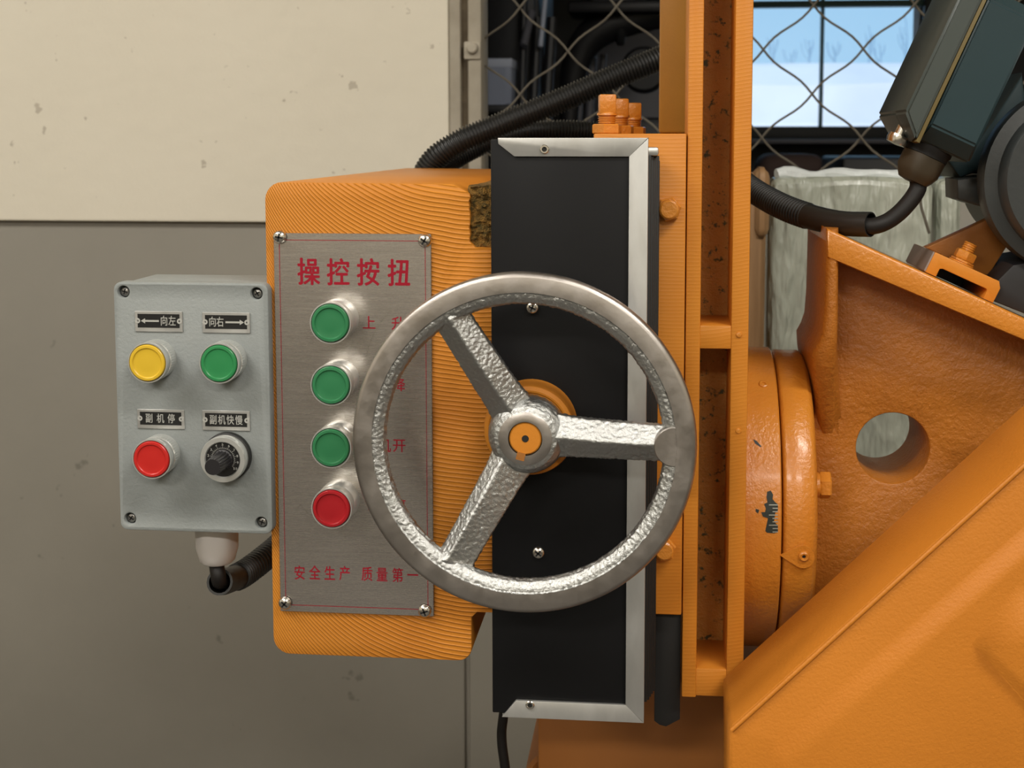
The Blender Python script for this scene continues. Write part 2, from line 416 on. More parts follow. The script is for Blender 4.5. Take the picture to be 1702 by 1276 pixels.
xm = W(1366, 110, YF).x; zm = W(1400, 6, YF).z
b = NB(); box(b, xm-.006, xm+.006, YF-.01, YF+.04, wz0, wz1, .002); box(b, wx0, wx1, YF-.012, YF+.042, zm-.013, zm+.013, .002)
mk('muntin', b, 'muntin', wn)
for (a0, a1) in ((wx0, xm), (xm, wx1)):
    for (c0, c1) in ((wz0, zm), (zm, wz1)):
        b = NB(); box(b, a0+.007, a1-.007, YF+.012, YF+.018, c0+.014, c1-.014); mk('pane', b, 'glass', wn)
x0, x1, z0, z1 = rect(1120, 231, 1720, 239, YF-.25)
b = NB(); box(b, x0, x1, YF-.3, YF, z0, z1, .004); mk('window_sill', b, 'junk_grey', wn)
# outdoors: snow bank, bare trees
b = NB(); box(b, -30, 30, 6.3, 60, -.4, -.1); mk('snow_ground', b, 'snow', kind='structure', label='snow covered ground outside the window')
b = NB()
YB = 14.0
zt = W(1400, 100, YB).z; zs = W(1400, 137, YB-1).z
t_ = bmesh.new(); nx = 60
prof = [(YB-4.5, -.15), (YB-1.2, zs-.35), (YB-1.0, zs-.02), (YB-.6, zs), (YB-.2, zt-.10), (YB+.6, zt), (YB+6, zt+.02), (YB+6, -.3)]
grid = [[t_.verts.new((-14 + 28*i/nx, y + .1*math.sin(i*.7), z + (.04*noise.noise((i*.35, y, 0)) if 0 < z < zt-.05 else 0))) for (y, z) in prof] for i in range(nx+1)]
for A, B in zip(grid, grid[1:]):
    for k in range(len(prof)-1): t_.faces.new([A[k], B[k], B[k+1], A[k+1]])
bmesh.ops.recalc_face_normals(t_, faces=t_.faces[:]); join(b, t_)
mk('snow_bank', b, 'snow', label='snow bank rising outside the far window', cat='snow bank')
for k, (px, h, lab) in enumerate(((1284, 48, 'short bare sapling outside at the left of the window'), (1313, 32, 'small twiggy sapling beside the leftmost one'),
                             (1344, 40, 'bare sapling just left of the upright window bar'), (1386, 30, 'low sapling just right of the upright window bar'),
                             (1444, 66, 'tall thin bare tree in the right window pane'), (1462, 44, 'bare tree between the two tallest ones'), (1504, 82, 'tallest bare tree near the right window edge'))):
    yt = YB + 1.2 + (1.3 if k in (1, 5) else 0); p = W(px, 102, yt); p.z = zt + .03; b = NB(); hh = h*mm(yt)
    tr_ = thing('bare_tree', p, lab, 'tree')
    tube(b, [p + Vector((0, 0, -.02)), p + Vector((.02, 0, hh*.5)), p + Vector((-.02, 0, hh))], lambda s: max(.006, .018*(1-s/hh)), .06, 7); mk('trunk', b, 'bark', tr_)
    for j in range(6):
        z = hh*(.15 + .075*j); a = random.uniform(0, 6.28); l = .16*(1.1 - z/hh)
        b = NB(); tube(b, [p + Vector((0, 0, z)), p + Vector((l*.5*math.cos(a), l*.3*math.sin(a), z + l*.5)), p + Vector((l*.7*math.cos(a), l*.4*math.sin(a), z + l*1.6))], .005, .06, 5); mk('branch', b, 'bark', tr_)

# clutter in the far room
YC = 2.3
x0, x1, z0, z1 = rect(790, -60, 886, 420, YC)
cb = thing('dark_cabinet', ((x0+x1)/2, YC+.2, 0), 'black cabinet standing in the dark room behind the mesh', 'cabinet')
b = NB(); box(b, x0, x1, YC+.16, YC+.6, 0, z1, .01); mk('body', b, 'junk_black', cb)
b = NB(); box(b, x0+.01, x1-.01, YC+.14, YC+.159, .08, z1-.03, .006); mk('door', b, 'junk_black', cb)
x0, x1, z0, z1 = rect(803, 99, 850, 174, YC)
b = NB(); box(b, x0, x1, YC, YC+.13, z0, z1, .004); box(b, x0-.002, x1+.002, YC-.002, YC+.132, z1-.02, z1+.003, .003, mi=1)
box(b, (x0+x1)/2-.02, (x0+x1)/2+.02, YC-.001, YC, z0, z1-.02)
mk('carton', b, ['carton', 'carton_edge'], label='pale blue carton on a stand beside the beige post', cat='carton')
b = NB(); box(b, x0-.05, x1+.02, YC-.02, YC+.132, z0-.02, z0-.001, .003); 
for xx in (x0-.03, x1): box(b, xx-.012, xx+.012, YC+.05, YC+.08, 0, z0-.02)
mk('stand', b, 'junk_black', label='dark stand under the pale blue carton', cat='stand')
p = thing('leaning_rods', W(895, 200, YC+.1), 'bundle of metal rods leaning in the dark room', 'rods')
for (xa_, ya_, xb_, yb_, r, mt) in ((908, -20, 898, 78, .006, 'carton_edge'), (884, 20, 870, 76, .010, 'junk_grey'), (895, 30, 884, 220, .012, 'junk_black'), (918, 30, 905, 230, .014, 'junk_black'), (872, -20, 866, 230, .009, 'junk_black')):
    b = NB(); cyl(b, W(xa_, ya_, YC+.1), W(xb_, yb_, YC+.05), r, r, 10); mk('rod', b, mt, p)
p = W(1010, 60, YC+.4); 
mc = thing('drilling_machine', (p.x, p.y, 0), 'black bench machine with a curved arm behind the mesh', 'machine')
b = NB(); tube(b, [W(1120, 20, YC+.4), W(1050, 30, YC+.4), W(1000, 48, YC+.4), W(968, 80, YC+.4), W(950, 140, YC+.4), W(944, 240, YC+.4)], lambda s: .036+.012*math.sin(s*9), .02, 14); mk('arm', b, 'junk_black', mc)
b = NB(); x0, x1, z0, z1 = rect(945, 4, 1110, 24, YC+.35); box(b, x0, x1, YC+.3, YC+.5, z0, z1, .01); mk('head', b, 'junk_black', mc)
b = NB(); cyl(b, W(1030, 40, YC+.38), W(1032, 76, YC+.38), .024, .010, 16, 0, .003); mk('spindle', b, 'junk_black', mc)
b = NB(); c = W(1070, 115, YC+.35); cyl(b, c, c+Vector((0, .12, 0)), .062, .062, 28, 0, .008); mk('motor', b, 'junk_black', mc)
b = NB(); x0, x1, z0, z1 = rect(985, 195, 1120, 420, YC+.4); box(b, x0, x1, YC+.4, YC+.75, .0, z1, .02); mk('bench', b, 'junk_black', mc)
for dx, r in ((968, .010), (985, .013), (1003, .009)):
    b = NB(); cyl(b, W(dx, 90, YC+.55), W(dx-8, 240, YC+.55), r, r, 10); mk('post', b, 'junk_grey', mc)
x0, x1, z0, z1 = rect(985, -10, 1100, 330, YC+1.1)
b = NB(); box(b, x0, x1, YC+1.1, YC+1.14, .1, z1, .004); mk('panel_board', b, 'junk_grey', label='grey board standing behind the black bench machine', cat='board')
x0, x1, z0, z1 = rect(1262, 256, 1374, 330, 3.6)
b = NB(); box(b, x0, x1, 3.6, 3.9, 0, z1, .05, 4); mk('brown_sack', b, 'sack', label='brown bulk standing under the far window', cat='sack')
x0, x1, z0, z1 = rect(1400, 262, 1640, 330, 2.9)
b = NB(); box(b, x0, x1, 2.9, 3.4, 0, z1, .01); mk('dark_crate', b, 'junk_black', label='dark crate under the far window, right of the brown bulk', cat='crate')

# wire mesh across the opening
mesh_root = thing('wire_mesh', (W(1250, 330, YW+.02).x, YW+.02, ZS), 'rusty diamond wire mesh closing the wall opening', 'wire mesh')
c0 = W(944, 85, YW+.02); hx, hz = 78.3*mm(YW+.02), 70*mm(YW+.02)
ox0, ox1, oz0, oz1 = XO-.004, W(1790, 100, YW).x, ZS, W(900, -90, YW).z
seg_l = math.hypot(hx, hz)
for fam in (1, -1):
    d = Vector((hx, 0, fam*hz))/seg_l; nrm = Vector((-d.z, 0, d.x))
    for k in range(-14, 26):
        base = c0 + Vector((2*hx*k, 0, 0))
        ts = []
        for q in range(-240, 241):
            tt = q*seg_l/8; p = base + d*tt
            if ox0 <= p.x <= ox1 and oz0 <= p.z <= oz1:
                s = 2*math.pi*tt/(seg_l)
                ts.append(p + nrm*(.0028*math.sin(s)*fam) + Vector((0, fam*.0024*math.cos(s/2*1.0), 0)))
        if len(ts) > 3:
            b = NB(); tube(b, ts, .0017, raw=True, seg=6); mk('wire', b, 'wire', mesh_root)

# wrapped boards behind the machine
def board(x0p, y0p, x1p, y1p, Y, dep, mats, name, label, cat, nx=14, nz=26):
    x0, x1, z0, z1 = rect(x0p, y0p, x1p, y1p, Y); z0 = 0.0
    b = NB(); box(b, x0, x1, Y, Y+dep, z0, z1, .012, 3); bmesh.ops.subdivide_edges(b, edges=b.edges[:], cuts=7, use_grid_fill=True)
    for v in b.verts:
        v.co += Vector((0, .006*noise.noise(v.co*9), .006*noise.noise(v.co*14 + Vector((5, 0, 0)))*(1 if v.co.z > .2 else 0)))
    o = mk(name, b, mats[0], label=label, cat=cat, sharp=60)
    return o, (x0, x1, z0, z1)
wrapo, (x0, x1, z0, z1) = board(1274, 294, 1546, 900, .62, .05, ['wrap'], 'wrapped_board', 'large pale green board in creased clear plastic wrap', 'board')
b = NB(); tube(b, [Vector((x0+.01 + (x1-x0-.02)*i/12, .645 + .004*math.sin(i*2.1), z1 + .001 + .002*math.sin(i*1.7))) for i in range(13)], lambda s: .0075 + .002*math.sin(s*90), .01, 10); mk('folded_edge', b, 'wrap_edge', wrapo, label='white folded plastic edge')
board(1549, 294, 1592, 900, .65, .05, ['wrap'], 'wrapped_board', 'narrow wrapped board edge right of the large wrapped board', 'board')
o, (x0, x1, z0, z1) = board(1228, 287, 1271, 900, .60, .05, ['wood'], 'timber_board', 'brown timber board beside the wrapped boards', 'timber')
b = NB(); box(b, x0+.014, x1+.003, .594, .655, z1-.075, z1+.006, .012, 3); mk('plastic_wrap', b, 'wood', o, label='clear plastic folded over the timber end')
p0 = W(1536, 300, .58); b = NB(); tube(b, [W(1536, 296, .595), W(1530, 335, .598), W(1538, 366, .598), W(1546, 392, .60)], .0016, .004, 6); mk('loose_string', b, 'wire', wrapo)

# ================================================================== THE MACHINE
# ---- ram block
YB0 = .0012
x0, x1, zb, zt = rect(447, 303, 815, 1093, YB0)
xn = W(781, 355, YB0).x; xn2 = W(784, 1050, YB0).x; zn = W(800, 411, YB0).z; zn2 = W(800, 1018, YB0).z
ram = thing('ram_block', ((x0+x1)/2, .2, zb), 'long orange milled machine ram carrying the control plate', 'machine ram')
r = .0125
pts = []
def arc(cx, cz, rr, a0, a1, n=6): return [(cx + rr*math.cos(R_(a0 + (a1-a0)*k/n)), cz + rr*math.sin(R_(a0 + (a1-a0)*k/n))) for k in range(n+1)]
pts += arc(x0+r, zt-r, r, 180, 90)
pts += [(xn-.012, zt-.001), (xn-.002, zt-.006)]
for i in range(14):
    pts.append((xn + .0018*noise.noise((i*1.3, 2, 0)), zt-.008 - (zt-zn-.012)*i/13))
pts += [(xn+.004, zn), (x1+.012, zn-.001), (x1+.012, zn2), (xn2+.004, zn2), (xn2, zn2-.004)]
pts += arc(xn2-.010, zb+.010, .010, 0, -90)
pts += arc(x0+r, zb+r, r, -90, -180)
b = NB(); prism(b, [pts], YB0, .45, .0012)
# the ram narrows slightly towards its back end
for f in b.faces: f.material_index = 0 if f.normal.y < -.5 else 1
mk('ram_body', b, ['orange_milled', 'orange'], ram, sharp=28)
b = NB(); box(b, xn-.002, x1+.012, .005, .44, zn-.001, zt-.0025)
bmesh.ops.subdivide_edges(b, edges=b.edges[:], cuts=24, use_grid_fill=True)
for v in b.verts: v.co += Vector((.0012, .0030, .0012))*noise.noise(v.co*330)
mk('rough_casting', b, 'moss', ram, label='rough dirty unmachined casting')

# ---- parts used in several places
def pan_screw(parent, c, r, name='screw', mat_='chrome', ang=20, label=None):
    b = NB(); h = r*.62
    lathe(b, c, (0, -1, 0), [(r*1.0, 0), (r, h*.2), (r*.92, h*.5), (r*.7, h*.82), (r*.4, h*.97), (0, h)], 22)
    o = mk(name, b, mat_, parent, label=label, sharp=60)
    b = NB(); t = r*.13
    for k in (0, 90):
        box(b, c.x-r*.58, c.x+r*.58, c.y-h*1.02, c.y-h*.5, c.z-t, c.z+t, rot=Matrix.Rotation(R_(ang+k), 3, 'Y'), piv=Vector((c.x, c.y, c.z)))
    mk('cross_recess', b, 'slot_black', o)
    return o
def knurl(n, amp, h0, h1):
    def f(th, r, h): return r + (amp if (h0 <= h <= h1 and int(th/(2*math.pi)*n*2+.5) % 2) else 0)
    return f
def push_button(parent, c, h, capmat, capname, r=.0146):
    """c: centre of the base on the panel, h: height of the bezel"""
    b = NB()
    lathe(b, c, (0, -1, 0), [(r*.97, 0), (r*.97, h*.10), (r*.955, h*.12), (r*.955, h*.52), (r*.93, h*.56), (r*.94, h*.62), (r*.97, h*.66), (r*.99, h*.93), (r*.975, h), (r*.925, h), (r*.905, h*.96), (r*.905, h*.8)], 96,
          rfun=knurl(48, .00035, h*.11, h*.53))
    o = mk('push_button', b, 'bezel', parent, label=capname)
    b = NB(); k = r*.895
    lathe(b, c, (0, -1, 0), [(k, h*.7), (k, h*.98), (k*.985, h*1.03), (k*.95, h*1.055), (k*.83, h*1.06), (k*.80, h*1.045), (k*.775, h*1.02), (k*.76, h*1.018), (k*.4, h*1.03), (0, h*1.035)], 48)
    mk('button_cap', b, capmat, o)
    return o

# ---- brushed control plate with four buttons
x0, x1, z0, z1 = rect(461, 388, 719, 1019, 0)
cp = thing('control_plate', ((x0+x1)/2, 0, z0), 'brushed metal control plate with red lettering and four push buttons', 'control panel')
b = NB(); box(b, x0, x1, -.0010, YB0, z0, z1, .0003, 1); mk('plate', b, 'plate', cp)
ZP = -.00115
def line_strip(bm, pts, wd, Y):
    for a, c in zip(pts, pts[1:]):
        d = Vector((c[0]-a[0], 0, c[1]-a[1])); L = d.length; d.normalize(); n = Vector((-d.z, 0, d.x))*wd/2; e = d*wd/2
        A = Vector((a[0], Y, a[1])) - e; B = Vector((c[0], Y, c[1])) + e
        bm.faces.new([bm.verts.new(q) for q in (A-n, B-n, B+n, A+n)])
bx0, bx1, bz0, bz1 = x0+.0041, x1-.0041, z0+.0050, z1-.0048
b = NB(); line_strip(b, [(bx0, bz0), (bx1, bz0), (bx1, bz1), (bx0, bz1), (bx0, bz0)], .00042, ZP); mk('border_line', b, 'print_red', cp, flat=True)
b = NB()
for ch, xa, ya in (('操', 497, 431), ('控', 546, 432), ('按', 596, 432), ('扭', 647, 433)): char_px(b, ch, xa, ya, xa+32, ya+42, ZP, .00038)
mk('lettering', b, 'print_red', cp, flat=True, label='red title of four characters')
for row in ((('上', 604, 526), ('升', 652, 527)), (('下', 606, 627), ('降', 653, 629)), (('主', 606, 729), ('机', 629, 730), ('开', 654, 730)), (('主', 613, 828), ('机', 634, 829), ('停', 654, 830))):
    b = NB()
    for ch, xa, ya in row: char_px(b, ch, xa, ya, xa+19, ya+21, ZP, .00006)
    mk('lettering', b, 'print_red', cp, flat=True)
b = NB()
for ch, xa, ya in (('安', 490, 941), ('全', 515, 941), ('生', 540, 942), ('产', 565, 942), ('质', 602, 943), ('量', 627, 944), ('第', 653, 945), ('一', 678, 945)): char_px(b, ch, xa, ya, xa+16, ya+22, ZP, .00010)
mk('lettering', b, 'print_red', cp, flat=True, label='red slogan along the bottom')
b = NB()
for line in ([(650, 515), (634, 533), (622, 553), (613, 575), (609, 592)], [(492, 846), (500, 838), (512, 852)], [(487, 705), (503, 699)], [(560, 905), (585, 880)]):
    line_strip(b, [(W(x, y, 0).x, W(x, y, 0).z) for x, y in line], .00028, ZP)
mk('scratches', b, 'chrome', cp, flat=True, kind='stuff')
for (px, py, a) in ((465, 394, 10), (706, 400, 30), (474, 1002, 40), (706, 1015, 70)): pan_screw(cp, W(px, py, -.002), .0047, ang=a)
HB = .024
for (px, py, mt, nm) in ((549, 537, 'green', 'green push button'), (550, 640, 'green', 'green push button'), (550, 744, 'green', 'green push button'), (551, 845, 'red_dark', 'red push button')):
    c = W(px, py, -HB-.001); push_button(cp, Vector((c.x, -.001, c.z)), HB, mt, nm)

# ---- grey control box
YL = -.008
x0, x1, z0, z1 = rect(194, 470, 449, 884, YL)
gb = thing('control_box', ((x0+x1)/2, YL+.03, z0), 'pale grey die cast control box with three buttons and a dial', 'control box')
b = NB(); prism(b, [roundrect(x0+.0012, x1-.0012, z0+.0012, z1-.0012, .005)], YL+.0135, YL+.066, .001)
mk('enclosure', b, 'box_grey', gb)
holes = [W(px, py, YL) for (px, py) in ((205, 485), (426, 488), (216, 862), (434, 869))]
b = NB(); prism(b, [roundrect(x0, x1, z0, z1, .0055)] + [circle(h.x, h.z, .0042, 24) for h in holes], YL, YL+.0125, .0012); mk('lid', b, 'box_grey', gb)
b = NB(); box(b, x0+.002, x1-.002, YL+.0123, YL+.0137, z0+.002, z1-.002); mk('gasket', b, 'slot_black', gb)
for h, a in zip(holes, (15, 60, 35, 20)): pan_screw(gb, Vector((h.x, YL+.0042, h.z)), .0036, mat_='steel_dark', ang=a)
for (px, py, mt, nm) in ((245, 603, 'yellow', 'yellow push button'), (364, 604, 'green_light', 'green push button'), (252, 763, 'red', 'red push button')):
    c = W(px, py, YL-.018); push_button(gb, Vector((c.x, YL, c.z)), .018, mt, nm, .0143)
def legend(x0p, y0p, x1p, y1p, chars, arrow=None):
    x0, x1, z0, z1 = rect(x0p, y0p, x1p, y1p, YL); 
    b = NB(); box(b, x0, x1, YL-.0009, YL, z0, z1, .00025, 1); o = mk('legend_plate', b, 'alu', gb)
    dx, dz = (x1-x0), (z1-z0)
    zc = (z0+z1)/2 + dz*.03
    b = NB(); prism(b, [[(x0+dx*.06, z0+dz*.2), (x1-dx*.06, z0+dz*.2), (x1-dx*.06, z1-dz*.13), (x0+dx*.06, z1-dz*.13)]], YL-.00105, YL-.0006); mk('black_field', b, 'legend_black', o)
    b = NB()
    for xx in (x0+dx*.06, x1-dx*.06):
        prism(b, [circle(xx, zc, dz*.13, 16), circle(xx, zc, dz*.05, 10)], YL-.0012, YL-.0008)
    for ch, f0 in chars:
        put_char(b, ch, x0+dx*f0, zc-dz*.215, dx*.135, dz*.45, YL-.0012, .00006)
    if arrow:
        a0, a1 = arrow; xa, xb = x0+dx*a0, x0+dx*a1; s = 1 if xb > xa else -1
        t = dz*.045; hd = dx*.09
        pl = [(xa, zc-t), (xb-s*hd, zc-t), (xb-s*hd, zc-dz*.13), (xb, zc), (xb-s*hd, zc+dz*.13), (xb-s*hd, zc+t), (xa, zc+t)]
        vv = [b.verts.new((q[0], YL-.0012, q[1])) for q in pl]; b.faces.new(vv)
    mk('lettering', b, 'print_silver', o, flat=True)
legend(225, 517, 304, 551, [('向', .55), ('左', .72)], (.51, .13))
legend(337, 519, 416, 553, [('向', .15), ('右', .31)], (.49, .88))
legend(229, 680, 307, 712, [('副', .19), ('机', .43), ('停', .66)])
legend(337, 682, 416, 715, [('副', .165), ('机', .345), ('快', .525), ('慢', .705)])
# speed dial
c = W(370, 764, YL-.012); c = Vector((c.x, YL, c.z)); rd = .0165
b = NB(); lathe(b, c, (0, -1, 0), [(0, 0), (rd*1.04, 0), (rd*1.04, .0045), (rd*.98, .005), (0, .005)], 40); dial = mk('speed_dial', b, 'rubber', gb, label='silver speed dial with a black ribbed knob')
b = NB(); lathe(b, c, (0, -1, 0), [(rd*.98, .005), (rd*1.0, .0105), (rd*.96, .0125), (rd*.78, .0125), (rd*.745, .0118), (rd*.74, .011)], 48); mk('dial_ring', b, 'bezel', dial)
b = NB(); lathe(b, c, (0, -1, 0), [(rd*.745, .009), (rd*.745, .0112), (0, .0112)], 40); mk('dial_face', b, 'dial_black', dial)
b = NB(); yq = YL-.0114
for i in range(31):
    a = R_(215 - 250*i/30); r0_ = rd*.49; r1_ = rd*(.575 if i % 3 == 0 else .535)
    line_strip(b, [(c.x + r0_*math.cos(a), c.z + r0_*math.sin(a)), (c.x + r1_*math.cos(a), c.z + r1_*math.sin(a))], .00022, yq)
line_strip(b, [(c.x + rd*.49*math.cos(R_(215-250*i/30)), c.z + rd*.49*math.sin(R_(215-250*i/30))) for i in range(31)], .00016, yq)
for i in range(11):
    a = R_(215 - 250*i/10); s_ = str(i); hgt = .0017
    for j, ch in enumerate(s_):
        put_char(b, ch, c.x + rd*.655*math.cos(a) - .0006 + (j - (len(s_)-1)/2)*.0013, c.z + rd*.655*math.sin(a) - hgt/2, .0011 if ch != '1' else .0006, hgt, yq, .00003, latin=True)
mk('dial_scale', b, 'print_silver', dial, flat=True)
b = NB(); lathe(b, c, (0, -1, 0), [(0, .0112), (rd*.44, .0112), (rd*.44, .0125), (rd*.40, .013), (rd*.36, .031), (rd*.33, .0325), (0, .0325)], 72,
    rfun=lambda th, r, h: r - (.0006 if (.0128 <= h <= .032 and int(th/(2*math.pi)*18*2) % 2) else 0)); mk('knob', b, 'knob_black', dial)
# cable gland under the box
g = W(359, 895, .022)
b = NB(); zt_ = z0+.0012
cyl(b, (g.x, .024, zt_+.001), (g.x, .024, zt_-.004), .0115, .0115, 28)
gl = mk('cable_gland', b, 'box_grey', gb, label='off white plastic cable gland')
b = NB(); lathe(b, (g.x, .024, zt_-.001), (0, 0, -1), [(.0118, 0), (.0150, .0005), (.0158, .0015), (.0154, .0215), (.0142, .0255), (.0128, .0305), (.0108, .0325), (.006, .0325)], 48,
    rfun=lambda th, r, h: r*(1 - .05*(abs(math.cos(3*th))**2 if h < .024 else 0))); mk('gland_nut', b, 'white_plastic', gl)
GB = Vector((g.x, .024, zt_-.032))
# conduit from the gland to the back of the ram
q0 = W(366, 962, .012); pts = [W(520, 845, .19), W(470, 900, .145), W(436, 930, .108), W(403, 954, .074), W(377, 965, .040), W(365, 967, .020)]
b = NB(); pp = spline(pts, .0004); Ltot = .0004*len(pp)
cf = corr(.0094, .0013, .0044)
tube(b, pp, lambda s: (cf(s) if s < Ltot-.045 else .0093 + .0004*min(1, (s-Ltot+.045)/.02)), .0004, 18, hollow=(.0080, .03), raw=True)
cn = mk('corrugated_conduit', b, 'conduit', label='short black corrugated conduit below the grey control box', cat='conduit')
b = NB(); tube(b, [GB+Vector((0, 0, .008)), GB+Vector((.0005, -.003, -.003)), W(363, 956, .0165), W(366, 967, .023), W(384, 962, .050)], .0055, .002, 14); mk('gland_cable', b, 'cable', label='black cable leaving the white gland into the conduit', cat='cable')

# ---- black cover panel with aluminium edging
YP = -.012
xl, xr, zb, zt = rect(817, 229, 1074, 1194, YP)
cv = thing('slide_cover', ((xl+xr)/2, YP, zb), 'flat black cover panel edged with aluminium strips', 'cover panel')
b = NB(); box(b, xl, xr-.001, YP, YP+.006, zb+.002, zt-.001, .0008); mk('panel', b, 'black_sheet', cv)
ws = .0125
YA = YP-.0022
xs = xl+.005
b = NB(); prism(b, [[(xs, zt), (xr, zt), (xr-ws, zt-ws), (xs+ws*.9, zt-ws), (xs+.0004, zt-.004)]], YA, YP+.001, .0004); box(b, xs, xr, YP+.0012, YP+.010, zt-.0012, zt); mk('edge_strip', b, 'alu', cv)
b = NB(); prism(b, [[(xr, zt-.0002), (xr, zb+.0002), (xr-ws*1.02, zb+ws), (xr-ws*1.02, zt-ws)]], YA-.0002, YP+.001, .0004); box(b, xr-.0012, xr, YP+.0012, YP+.010, zb, zt); mk('edge_strip', b, 'alu', cv)
b = NB(); prism(b, [[(xs+.002, zb), (xr, zb), (xr-ws, zb+ws), (xs+ws*.95, zb+ws)]], YA, YP+.001, .0004); box(b, xs+.002, xr, YP+.0012, YP+.010, zb, zb+.0012); mk('edge_strip', b, 'alu', cv)
for (px, py) in ((905, 248), (881, 1171)):
    c = W(px, py, YA); b = NB(); lathe(b, c, (0, -1, 0), [(.0032, 0), (.0031, .0008), (.0026, .0013), (.0017, .0013), (.0014, .0008), (.0013, 0)], 24); rv = mk('rivet', b, 'chrome', cv)
    b = NB(); cyl(b, c + Vector((0, .0002, 0)), c + Vector((0, -.0006, 0)), .0013, .0012, 12); mk('rivet_hole', b, 'slot_black', rv)
for (px, py, a) in ((885, 511, 25), (895, 918, 40)): pan_screw(cv, W(px, py, YP), .0044, ang=a)
# folded bellows behind the cover
bl = thing('bellows', ((xl+xr)/2, .01, zb), 'black folded bellows behind the cover panel', 'bellows')
_, _, zb1, zt1 = rect(1076, 258, 1093, 1164, .0)
for k, px in enumerate((1079, 1083, 1086, 1089, 1092, 1093)):
    xk = W(px, 700, .0 + .0045*k).x
    b = NB(); box(b, xl+.006, xk, -.0045+.0045*k, -.0012+.0045*k, zb1 + .0008*random.random(), zt1 - .001*k*random.random(), .0006); mk('fold', b, 'rubber', bl)
b = NB(); box(b, xl+.02, W(1095, 255, .004).x, -.003, .019, zt1-.0005, zt1+.0055, .0018); mk('top_strip', b, 'alu', bl, label='pale metal top strip')

# ---- handwheel
def cast_skin(bm, mi=None):
    """sand cast grain: fine bumps pushed along the normals"""
    bm.normal_update()
    vs_ = [v for v in bm.verts if mi is None or all(f.material_index == mi for f in v.link_faces)]
    mv = [(v, v.normal * (.00052*noise.noise(v.co*600) + .00032*noise.noise(v.co*1000 + Vector((3, 1, 7))))) for v in vs_]
    for v, d in mv: v.co += d
def finer(prof, mis, mi, step=.0007):
    P, K = [prof[0]], []
    for (a, c, m_) in zip(prof, prof[1:], mis):
        n = max(1, int(math.hypot(c[0]-a[0], c[1]-a[1])/step)) if m_ == mi else 1
        for k in range(1, n+1): P.append((a[0] + (c[0]-a[0])*k/n, a[1] + (c[1]-a[1])*k/n)); K.append(m_)
    return P, K
YH = -.075
hc = W(868, 740, YH); RW = 287.5*mm(YH, 868, 736)
hw = thing('handwheel', (hc.x, YH+.03, hc.z-RW), 'silver three spoke cast handwheel in front of the black panel', 'handwheel')
O = Vector((hc.x, YH, hc.z)); AX = (0, 1, 0)
prof = [(RW-.0130, .0004), (RW-.0035, 0), (RW-.0012, .0008), (RW-.0002, .003), (RW, .0065), (RW-.0008, .0120), (RW-.0045, .0165), (RW-.0100, .018), (RW-.0165, .0165), (RW-.0200, .0125), (RW-.0212, .0085), (RW-.0198, .0048), (RW-.0165, .0022), (RW-.0142, .0016), (RW-.0134, .0016), (RW-.0130, .0004)]
prof, mis_ = finer(prof, [0, 0, 0, 0, 0, 0, 0, 1, 1, 1, 1, 1, 1, 1, 1], 1)
b = NB(); lathe(b, O, AX, prof, 800, mis=mis_); cast_skin(b, 1); mk('rim', b, ['rim_steel', 'cast_silver'], hw, sharp=80)
HY = .0175                                                # hub front behind the rim front
b = NB(); hs = Vector((O.x, O.y, O.z))
prof, mis_ = finer([(.0112, HY+.03), (.0112, HY), (.0168, HY), (.0176, HY+.0006), (.0206, HY+.0016), (.0240, HY+.006), (.0258, HY+.013), (.0258, HY+.020), (.0245, HY+.0215), (.0112, HY+.0215)], [0, 0, 0, 1, 1, 1, 1, 1, 1], 1)
lathe(b, hs, AX, prof, 160, mis=mis_); cast_skin(b, 1); mk('hub', b, ['rim_steel', 'cast_silver'], hw, sharp=60)
SP0 = 0.5
for k in range(3):
    a = R_(SP0 + 120*k); d = Vector((math.cos(a), 0, math.sin(a))); n = Vector((-d.z, 0, d.x))
    t = bmesh.new(); rings = []
    # stations: radius, half width, ridge y, edge y, back y
    rf = (.05, -.05, -.42)[k]                              # where the ridge runs across the width
    for (rr, hwid, yr, ye, yb) in ((.010, .0155, HY+.003, HY+.011, HY+.020), (.020, .0150, HY+.001, HY+.0105, HY+.020), (.030, .0137, HY-.002, HY+.0075, HY+.018), (.050, .0129, .0095, .0190, .0265), (.070, .0123, .0054, .0145, .0215), (RW-.022, .0120, .0024, .0108, .0175), (RW-.0185, .0142, .0016, .0085, .0165), (RW-.0145, .0185, .0026, .0060, .0145)):
        p = O + d*rr
        rings.append([p - n*hwid + Vector((0, ye+.004, 0)), p - n*hwid*.96 + Vector((0, ye, 0)), p + n*(hwid*(rf-.05)) + Vector((0, yr+.0002, 0)), p + n*(hwid*(rf+.05)) + Vector((0, yr+.0002, 0)), p + n*hwid*.96 + Vector((0, ye, 0)), p + n*hwid + Vector((0, ye+.004, 0)), p + n*hwid*.7 + Vector((0, yb, 0)), p - n*hwid*.7 + Vector((0, yb, 0))])
    cnt = (5, 18, 1, 18, 5, 2, 2, 2); fine = []
    for A, B in zip(rings, rings[1:]):
        m_ = max(1, int((B[2]-A[2]).length/.0007))
        for q in range(m_ + (B is rings[-1])):
            cur = [a_ + (b_-a_)*(q/m_) for a_, b_ in zip(A, B)]
            fine.append([t.verts.new(cur[e] + (cur[(e+1) % 8]-cur[e])*(h_/cnt[e])) for e in range(8) for h_ in range(cnt[e])])
    N_ = sum(cnt)
    for A, B in zip(fine, fine[1:]):
        for i in range(N_): t.faces.new([A[i], A[(i+1) % N_], B[(i+1) % N_], B[i]])
    t.faces.new(fine[0]); t.faces.new(fine[-1]); bmesh.ops.recalc_face_normals(t, faces=t.faces[:]); cast_skin(t)
    b = NB(); join(b, t); mk('spoke', b, 'cast_silver', hw, sharp=80)
